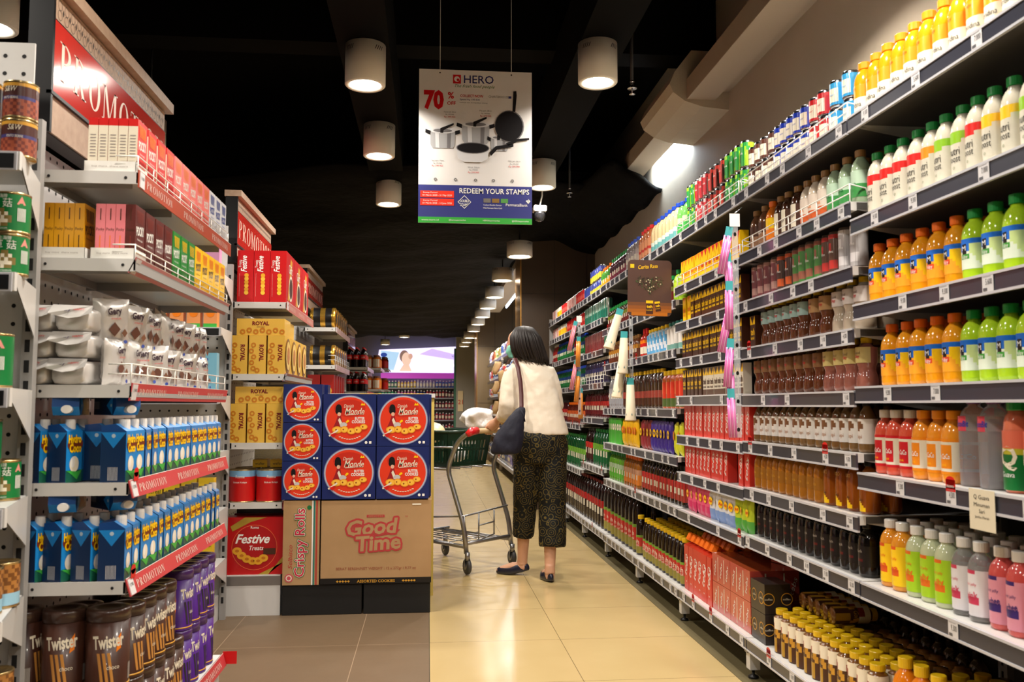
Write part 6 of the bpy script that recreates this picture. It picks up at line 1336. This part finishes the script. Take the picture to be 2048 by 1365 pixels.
lumpy('wrapped_loaf', (.03, 5.93, .8), .09, .11, .07, mat('cream_wrap', (222, 206, 160), .4, coat=.3), 'cream rounded package in the green basket', 'package', 8, .08)
lumpy('white_parcel', (.2, 5.9, .675), .06, .06, .05, PLB, 'white bundle lying low inside the green basket', 'package', 5, .2)

# ================================================================== the shopper
SKIN = mat('skin', (198, 150, 122), .5, bump=(200, .1, .001)); HAIR = mat('dark_hair', (26, 17, 14), .5); JK = mat('cream_knit', (226, 214, 196), .85, bump=(160, .25, .002))
def soft(o, vox, it=6, f=.6):
    md = o.modifiers.new('r', 'REMESH'); md.mode = 'VOXEL'; md.voxel_size = vox; md.use_smooth_shade = True
    md = o.modifiers.new('s', 'SMOOTH'); md.iterations = it; md.factor = f
def wrinkle(o, size, s):
    tx = bpy.data.textures.new('fold', 'CLOUDS'); tx.noise_scale = size; tx.noise_depth = 2
    md = o.modifiers.new('d', 'DISPLACE'); md.texture = tx; md.strength = s; md.mid_level = .5; md.texture_coords = 'LOCAL'
PO = Vector((.65, 5.38, 0)); person = empty('person', PO, label='dark-haired woman in cream jacket and patterned trousers seen from behind', category='person')
def V(*p): return tuple(Vector(p)-PO)
def Vt(pts): return [V(*p) for p in pts]
g = G()
def limb(pts, rs_): g.tube([Vector(p) for p in bend2(Vt(pts))], interp(rs_, len(bend2(Vt(pts)))), SKIN, 12)
def bend2(pts, n=4):
    out = []
    for i in range(len(pts)-1):
        for k in range(n): out.append(tuple(Vector(pts[i]).lerp(Vector(pts[i+1]), k/n)))
    return out+[pts[-1]]
def interp(r, N):
    out = []; m = len(r)-1
    for i in range(N): t = i/(N-1)*m; k = min(int(t), m-1); out.append(r[k]+(r[k+1]-r[k])*(t-k))
    return out
# trunk, neck and head
g.loft([V(.685, 5.37, .74)+(.13, .09), V(.685, 5.37, .84)+(.155, .11), V(.675, 5.38, .98)+(.115, .085), V(.655, 5.40, 1.12)+(.125, .09), V(.635, 5.42, 1.25)+(.14, .085), V(.625, 5.43, 1.31)+(.10, .06), V(.615, 5.44, 1.34)+(.05, .05), V(.598, 5.45, 1.38)+(.045, .048)], SKIN)
hc_ = Vector((.583, 5.45, 1.445)); fd = Vector((-.82, .57, -.1)).normalized()
HM = Matrix.Translation(hc_-PO) @ fd.to_track_quat('-Y', 'Z').to_matrix().to_4x4()
g.M = HM
g.loft([(0, -.03, -.105, .022, .025), (0, -.028, -.095, .036, .042), (0, -.02, -.07, .052, .064), (0, -.008, -.035, .062, .08), (0, 0, 0, .069, .09), (0, .004, .035, .071, .093), (0, .006, .06, .064, .083), (0, .008, .08, .046, .06), (0, .008, .09, .02, .026)], SKIN, 24)
g.tube([(0, -.086, .012), (0, -.1, -.014), (0, -.104, -.022), (0, -.09, -.03)], [.007, .01, .012, .008], SKIN, 8)
g.tube([(-.02, -.083, -.052), (0, -.091, -.05), (.02, -.083, -.052)], [.005, .007, .005], SKIN, 8)
for s in (-1, 1): g.loft([(s*.072, .008, -.028, .004, .01), (s*.077, .008, -.005, .006, .018), (s*.078, .01, .012, .006, .016), (s*.074, .01, .022, .003, .006)], SKIN, 10)
g.M = Matrix()
# arms, hands with fingers round the handle
def hand(w, k, d, s):
    """w wrist, k knuckle line centre, d direction across the palm (thumb to little finger)"""
    w, k, d = Vector(w), Vector(k), Vector(d).normalized(); f = (k-w).normalized()
    g.tube([w, w.lerp(k, .5), k], [.024, .032, .034], SKIN, 12)
    for i in range(4):
        b = k+d*(-.028+.0185*i); L = [.9, 1, .95, .78][i]
        g.tube([b-f*.015, b+f*.022*L+Vector((0, 0, .006)), b+f*.04*L+Vector((0, 0, -.012)), b+f*.026*L+Vector((0, 0, -.034)), b+f*.006+Vector((0, 0, -.038))], [.0095, .0092, .0088, .008, .0065], SKIN, 8)
    b = w.lerp(k, .45)-d*.03; g.tube([b, b-d*.02+f*.015+Vector((0, 0, -.01)), b-d*.012+f*.045+Vector((0, 0, -.026)), b+d*.006+f*.06+Vector((0, 0, -.032))], [.013, .011, .0095, .007], SKIN, 8)
hl, hr = Vector((.405, 5.635, .89)), Vector((.535, 5.765, .89))
limb([(.515, 5.42, 1.27), (.487, 5.40, 1.04), (.44, 5.57, .955)], [.045, .036, .024]); hand(V(.44, 5.57, .955), V(hl.x-.005, hl.y-.02, hl.z+.026), (-.7, -.7, 0), 1)
limb([(.745, 5.42, 1.27), (.80, 5.46, 1.04), (.6, 5.70, .955)], [.045, .036, .024]); hand(V(.6, 5.70, .955), V(hr.x+.005, hr.y-.015, hr.z+.026), (.7, .7, 0), -1)
# legs and feet
limb([(.61, 5.38, .82), (.6, 5.43, .46), (.592, 5.5, .09)], [.085, .052, .031]); limb([(.75, 5.36, .82), (.745, 5.34, .46), (.735, 5.285, .09)], [.085, .052, .032])
def foot(hx, hy, dx, dy, lift=0):
    d = Vector((dx, dy, 0)).normalized(); h = Vector(V(hx, hy, 0)); g.tube([h+Vector((0, 0, .1+lift)), h+Vector((0, 0, .05+lift))], [.031, .034], SKIN, 10)
    g.tube([h-d*.02+Vector((0, 0, .032+lift)), h+d*.06+Vector((0, 0, .036+lift*.6)), h+d*.13+Vector((0, 0, .024)), h+d*.165+Vector((0, 0, .018))], [.028, .03, .026, .014], SKIN, 10)
foot(.592, 5.505, -.93, .36, .018); foot(.733, 5.28, -.12, 1)
body = g.obj('body', person); soft(body, .0055, 3, .5)
for s in (-1, 1):
    e = G(); e.M = HM; e.lathe([(.0, -.004), (.009, 0), (.0, .004)], WHITE, 10); 
    e = G(); e.M = HM @ Matrix.Translation((s*.028, -.079, .012)); 
    e.disc(0, 0, .011, WHITE, -.004, .0055, 14); e.disc(0, 0, .005, BLACK, -.005, .005, 12); e.poly([(-.014, .006), (0, .0095), (.014, .006), (.014, .0045), (0, .0075), (-.014, .0045)], BLACK, -.0055); e.poly([(-.016, .018), (0, .023), (.016, .019), (.016, .015), (0, .019), (-.016, .0145)], HAIR, -.005)
    e.obj('eye', person)
g = G(); g.M = HM; MK = mat('green_mask', (122, 196, 176), .8, bump=(150, .3, .002)); vs = []; fs = []
for j in range(7):
    for i in range(13):
        u, v = i/12*2-1, j/6; a = u*1.25; r = .074+.004*math.sin(v*30); pr_ = .112-.028*abs(v-.55)*1.6
        vs.append((r*math.sin(a)*(.82+.18*v), -pr_*math.cos(a)**.8-.002, -.088+.075*v-.01*abs(u)*(1-v)))
for j in range(6):
    for i in range(12): a = j*13+i; fs.append((a, a+1, a+14, a+13))
g.add(vs, fs, MK, True)
for s in (-1, 1): g.tube([(s*.07, -.03, -.02), (s*.078, .005, .012)], .0015, WHITE, 5); g.tube([(s*.066, -.03, -.075), (s*.078, .01, -.02)], .0015, WHITE, 5)
o = g.obj('face_mask', person); md = o.modifiers.new('s', 'SOLIDIFY'); md.thickness = .003
# hair: cap plus hanging locks
g = G(); hb = Vector((.6, 5.43, 0)); rg = random.Random(6)
g.loft([V(.662, 5.41, 1.315)+(.05, .05), V(.640, 5.415, 1.345)+(.088, .075), V(.620, 5.42, 1.39)+(.1, .09), V(.604, 5.43, 1.44)+(.097, .1), V(.596, 5.435, 1.49)+(.087, .094), V(.592, 5.44, 1.525)+(.062, .07), V(.592, 5.44, 1.546)+(.025, .03)], HAIR, 26)
for i in range(230):
    a = rg.uniform(0, 2*PI); dr_ = Vector((math.cos(a), math.sin(a), 0)); face = dr_.dot(Vector((fd.x, fd.y, 0)).normalized())
    if face > .62: continue
    k = rg.uniform(.95, 1.08); t0 = rg.uniform(.0, .5); end = rg.uniform(-.03, .03); side = dr_.x
    zb = 1.335-.045*max(0, side)+.012*abs(side)+end*.8
    p = [Vector((.592, 5.44, 1.548)), Vector((.596+.055*dr_.x, 5.44+.06*dr_.y, 1.535)), Vector((.598+.094*dr_.x*k, 5.435+.1*dr_.y*k, 1.475)), Vector((.61+.103*dr_.x*k, 5.428+.1*dr_.y*k, 1.41)), Vector((.628+.1*dr_.x*k, 5.42+.085*dr_.y*k, 1.36)), Vector((.645+.1*dr_.x*k, 5.412+.07*dr_.y*k, zb))]
    q = [];
    for j in range(len(p)-1): q += [p[j], p[j].lerp(p[j+1], .5)]
    q.append(p[-1]); g.tube([x-PO for x in q], [.004+.003*math.sin(PI*j/(len(q)-1)) if j < len(q)-1 else .0015 for j in range(len(q))], HAIR, 5)
g.obj('hair', person)
# jacket
g = G()
g.loft([V(.705, 5.37, .872)+(.163, .12), V(.702, 5.37, .89)+(.162, .12), V(.69, 5.375, .97)+(.15, .112), V(.678, 5.385, 1.06)+(.14, .105), V(.662, 5.4, 1.15)+(.134, .104), V(.645, 5.412, 1.23)+(.137, .1), V(.632, 5.425, 1.29)+(.133, .083), V(.622, 5.433, 1.325)+(.098, .065), V(.613, 5.44, 1.35)+(.062, .058), V(.606, 5.443, 1.368)+(.054, .054)], JK, 28)
def sl_(pts, r): q = bend2(Vt(pts)); g.tube(q, interp(r, len(q)), JK, 14)
sl_([(.53, 5.42, 1.275), (.5, 5.41, 1.18), (.492, 5.395, 1.06), (.487, 5.43, 1.005), (.462, 5.52, .975)], [.056, .055, .056, .058, .04])
sl_([(.73, 5.42, 1.275), (.775, 5.43, 1.17), (.8, 5.45, 1.05), (.76, 5.52, 1.0), (.66, 5.64, .97)], [.056, .052, .05, .05, .038])
o = g.obj('jacket', person); soft(o, .009, 8, .6); wrinkle(o, .07, .012)
# trousers
TR = bpy.data.materials.new('damask_trousers'); TR.use_nodes = True; nt = TR.node_tree; b = nt.nodes['Principled BSDF']; b.inputs['Roughness'].default_value = .7; b.inputs['Specular IOR Level'].default_value = .25
tc = nt.nodes.new('ShaderNodeTexCoord'); mp = nt.nodes.new('ShaderNodeMapping'); mp.inputs['Scale'].default_value = (1, .6, 1); vo = nt.nodes.new('ShaderNodeTexVoronoi'); vo.inputs['Scale'].default_value = 21; mt = nt.nodes.new('ShaderNodeMath'); mt.operation = 'MULTIPLY'; mt.inputs[1].default_value = 26
sn = nt.nodes.new('ShaderNodeMath'); sn.operation = 'SINE'; rp_ = nt.nodes.new('ShaderNodeValToRGB'); rp_.color_ramp.elements[0].color = (*lin((12, 13, 11)), 1); rp_.color_ramp.elements[1].color = (*lin((92, 76, 32)), 1); rp_.color_ramp.elements[0].position = .25; rp_.color_ramp.elements[1].position = .95
e_ = rp_.color_ramp.elements.new(.6); e_.color = (*lin((26, 34, 31)), 1)
v2 = nt.nodes.new('ShaderNodeTexVoronoi'); v2.inputs['Scale'].default_value = 70; mx = nt.nodes.new('ShaderNodeMix'); mx.data_type = 'RGBA'; mx.blend_type = 'MULTIPLY'; mx.inputs['Factor'].default_value = .75
nt.links.new(tc.outputs['Object'], mp.inputs[0]); nt.links.new(mp.outputs[0], vo.inputs['Vector']); nt.links.new(mp.outputs[0], v2.inputs['Vector']); nt.links.new(vo.outputs['Distance'], mt.inputs[0]); nt.links.new(mt.outputs[0], sn.inputs[0]); nt.links.new(sn.outputs[0], rp_.inputs[0]); nt.links.new(rp_.outputs[0], mx.inputs['A']); r2 = nt.nodes.new('ShaderNodeValToRGB'); r2.color_ramp.elements[1].position = .55; r2.color_ramp.elements[0].color = (.25, .25, .25, 1); nt.links.new(v2.outputs['Distance'], r2.inputs[0]); nt.links.new(r2.outputs[0], mx.inputs['B']); nt.links.new(mx.outputs['Result'], b.inputs['Base Color'])
g = G()
g.loft([V(.69, 5.37, .70)+(.16, .1), V(.69, 5.37, .78)+(.172, .125), V(.688, 5.37, .86)+(.166, .125), V(.685, 5.375, .93)+(.135, .1)], TR, 26)
def leg(pts, r): q = bend2(Vt(pts)); g.tube(q, interp(r, len(q)), TR, 18)
leg([(.615, 5.375, .80), (.61, 5.39, .65), (.602, 5.425, .45), (.592, 5.47, .245)], [.092, .088, .075, .068]); leg([(.762, 5.365, .80), (.762, 5.355, .65), (.757, 5.34, .45), (.752, 5.305, .2)], [.096, .09, .083, .086])
o = g.obj('trousers', person); soft(o, .009, 5, .5); wrinkle(o, .09, .012)
SHM = mat('navy_shoe_leather', (20, 22, 42), .3, coat=.3)
def shoe(hx, hy, dx, dy, lift, nm):
    g = G(); d = Vector((dx, dy, 0)).normalized(); s = Vector((-d.y, d.x, 0)); h = Vector(V(hx, hy, 0)); vs = []; fs = []; n = 24
    prof = []
    for k in range(n):
        a = 2*PI*k/n; L = -.045+.215*(1-math.cos(a))/2; w = .041*math.sin(a)*(1-.25*abs(math.cos(a)))*(1.0 if L > .05 else .86); prof.append((L, w))
    for z, sc in ((0, .98), (.008, 1), (.03, .98), (.048, .8)):
        for L, w in prof:
            zz = z*(1 if L > .06 else 1.15)+lift*max(0, 1-(L+.045)/.15)+(.006 if L < -.02 else 0); 
            if sc == .8: zz = (.052 if L < .05 else .04)+lift*max(0, 1-(L+.045)/.15)
            vs.append(tuple(h+d*(L*sc+.062*(1-sc))+s*w*sc+Vector((0, 0, zz))))
    for j in range(3):
        for k in range(n): fs.append((j*n+k, j*n+(k+1) % n, (j+1)*n+(k+1) % n, (j+1)*n+k))
    fs.append(tuple(range(n-1, -1, -1))); g.add(vs, fs, SHM, True)
    top = [k for k in range(n) if prof[k][0] > .075]
    g.add([vs[3*n+k] for k in top], [tuple(range(len(top)))], SHM, True)
    o = g.obj('shoe', person); md = o.modifiers.new('s', 'SOLIDIFY'); md.thickness = .003
    md = o.modifiers.new('u', 'SUBSURF'); md.levels = md.render_levels = 1
shoe(.592, 5.505, -.93, .36, .022, 'left'); shoe(.733, 5.28, -.12, 1, 0, 'right')
# handbag
NVB = mat('navy_canvas', (13, 14, 34), .7, bump=(90, .3, .003))
hbg = empty('handbag', (.49, 5.2, .755), label='navy cloth handbag with brown strap hanging from the shopper shoulder', category='handbag'); HO = Vector(hbg.location)
g = G(); g.loft([tuple(Vector(p[:3])-HO)+p[3:] for p in ((.463, 5.2, .762, .07, .03), (.462, 5.2, .77, .09, .045), (.466, 5.2, .82, .098, .05), (.487, 5.2, .89, .083, .045), (.512, 5.205, .95, .062, .035), (.537, 5.21, 1.0, .042, .026), (.553, 5.215, 1.035, .03, .016), (.56, 5.22, 1.045, .016, .008))], NVB, 22)
o = g.obj('bag_body', hbg); md = o.modifiers.new('u', 'SUBSURF'); md.levels = md.render_levels = 2; wrinkle(o, .05, .016)
g = G(); pts = [Vector(p)-HO for p in ((.5, 5.5, 1.31), (.51, 5.44, 1.338), (.53, 5.36, 1.34), (.545, 5.31, 1.28), (.556, 5.285, 1.2), (.56, 5.265, 1.12), (.558, 5.235, 1.05), (.555, 5.22, 1.02))]
vs = []; fs = []
for i, p in enumerate(pts):
    t = (pts[min(i+1, len(pts)-1)]-pts[max(0, i-1)]).normalized(); s = Vector((.9, .2, .15)); s = (s-t*s.dot(t)).normalized()*.013; vs += [tuple(p-s), tuple(p+s)]
for i in range(len(pts)-1): fs.append((2*i, 2*i+1, 2*i+3, 2*i+2))
g.add(vs, fs, mat('brown_strap_leather', (84, 46, 48), .45), True); o = g.obj('strap', hbg); md = o.modifiers.new('s', 'SOLIDIFY'); md.thickness = .004
g = G(); g.tube([(.06, -.005, .27), (.075, -.01, .24), (.085, -.01, .2)], [.004, .006, .003], NVB, 6); g.obj('tie_cord', hbg)
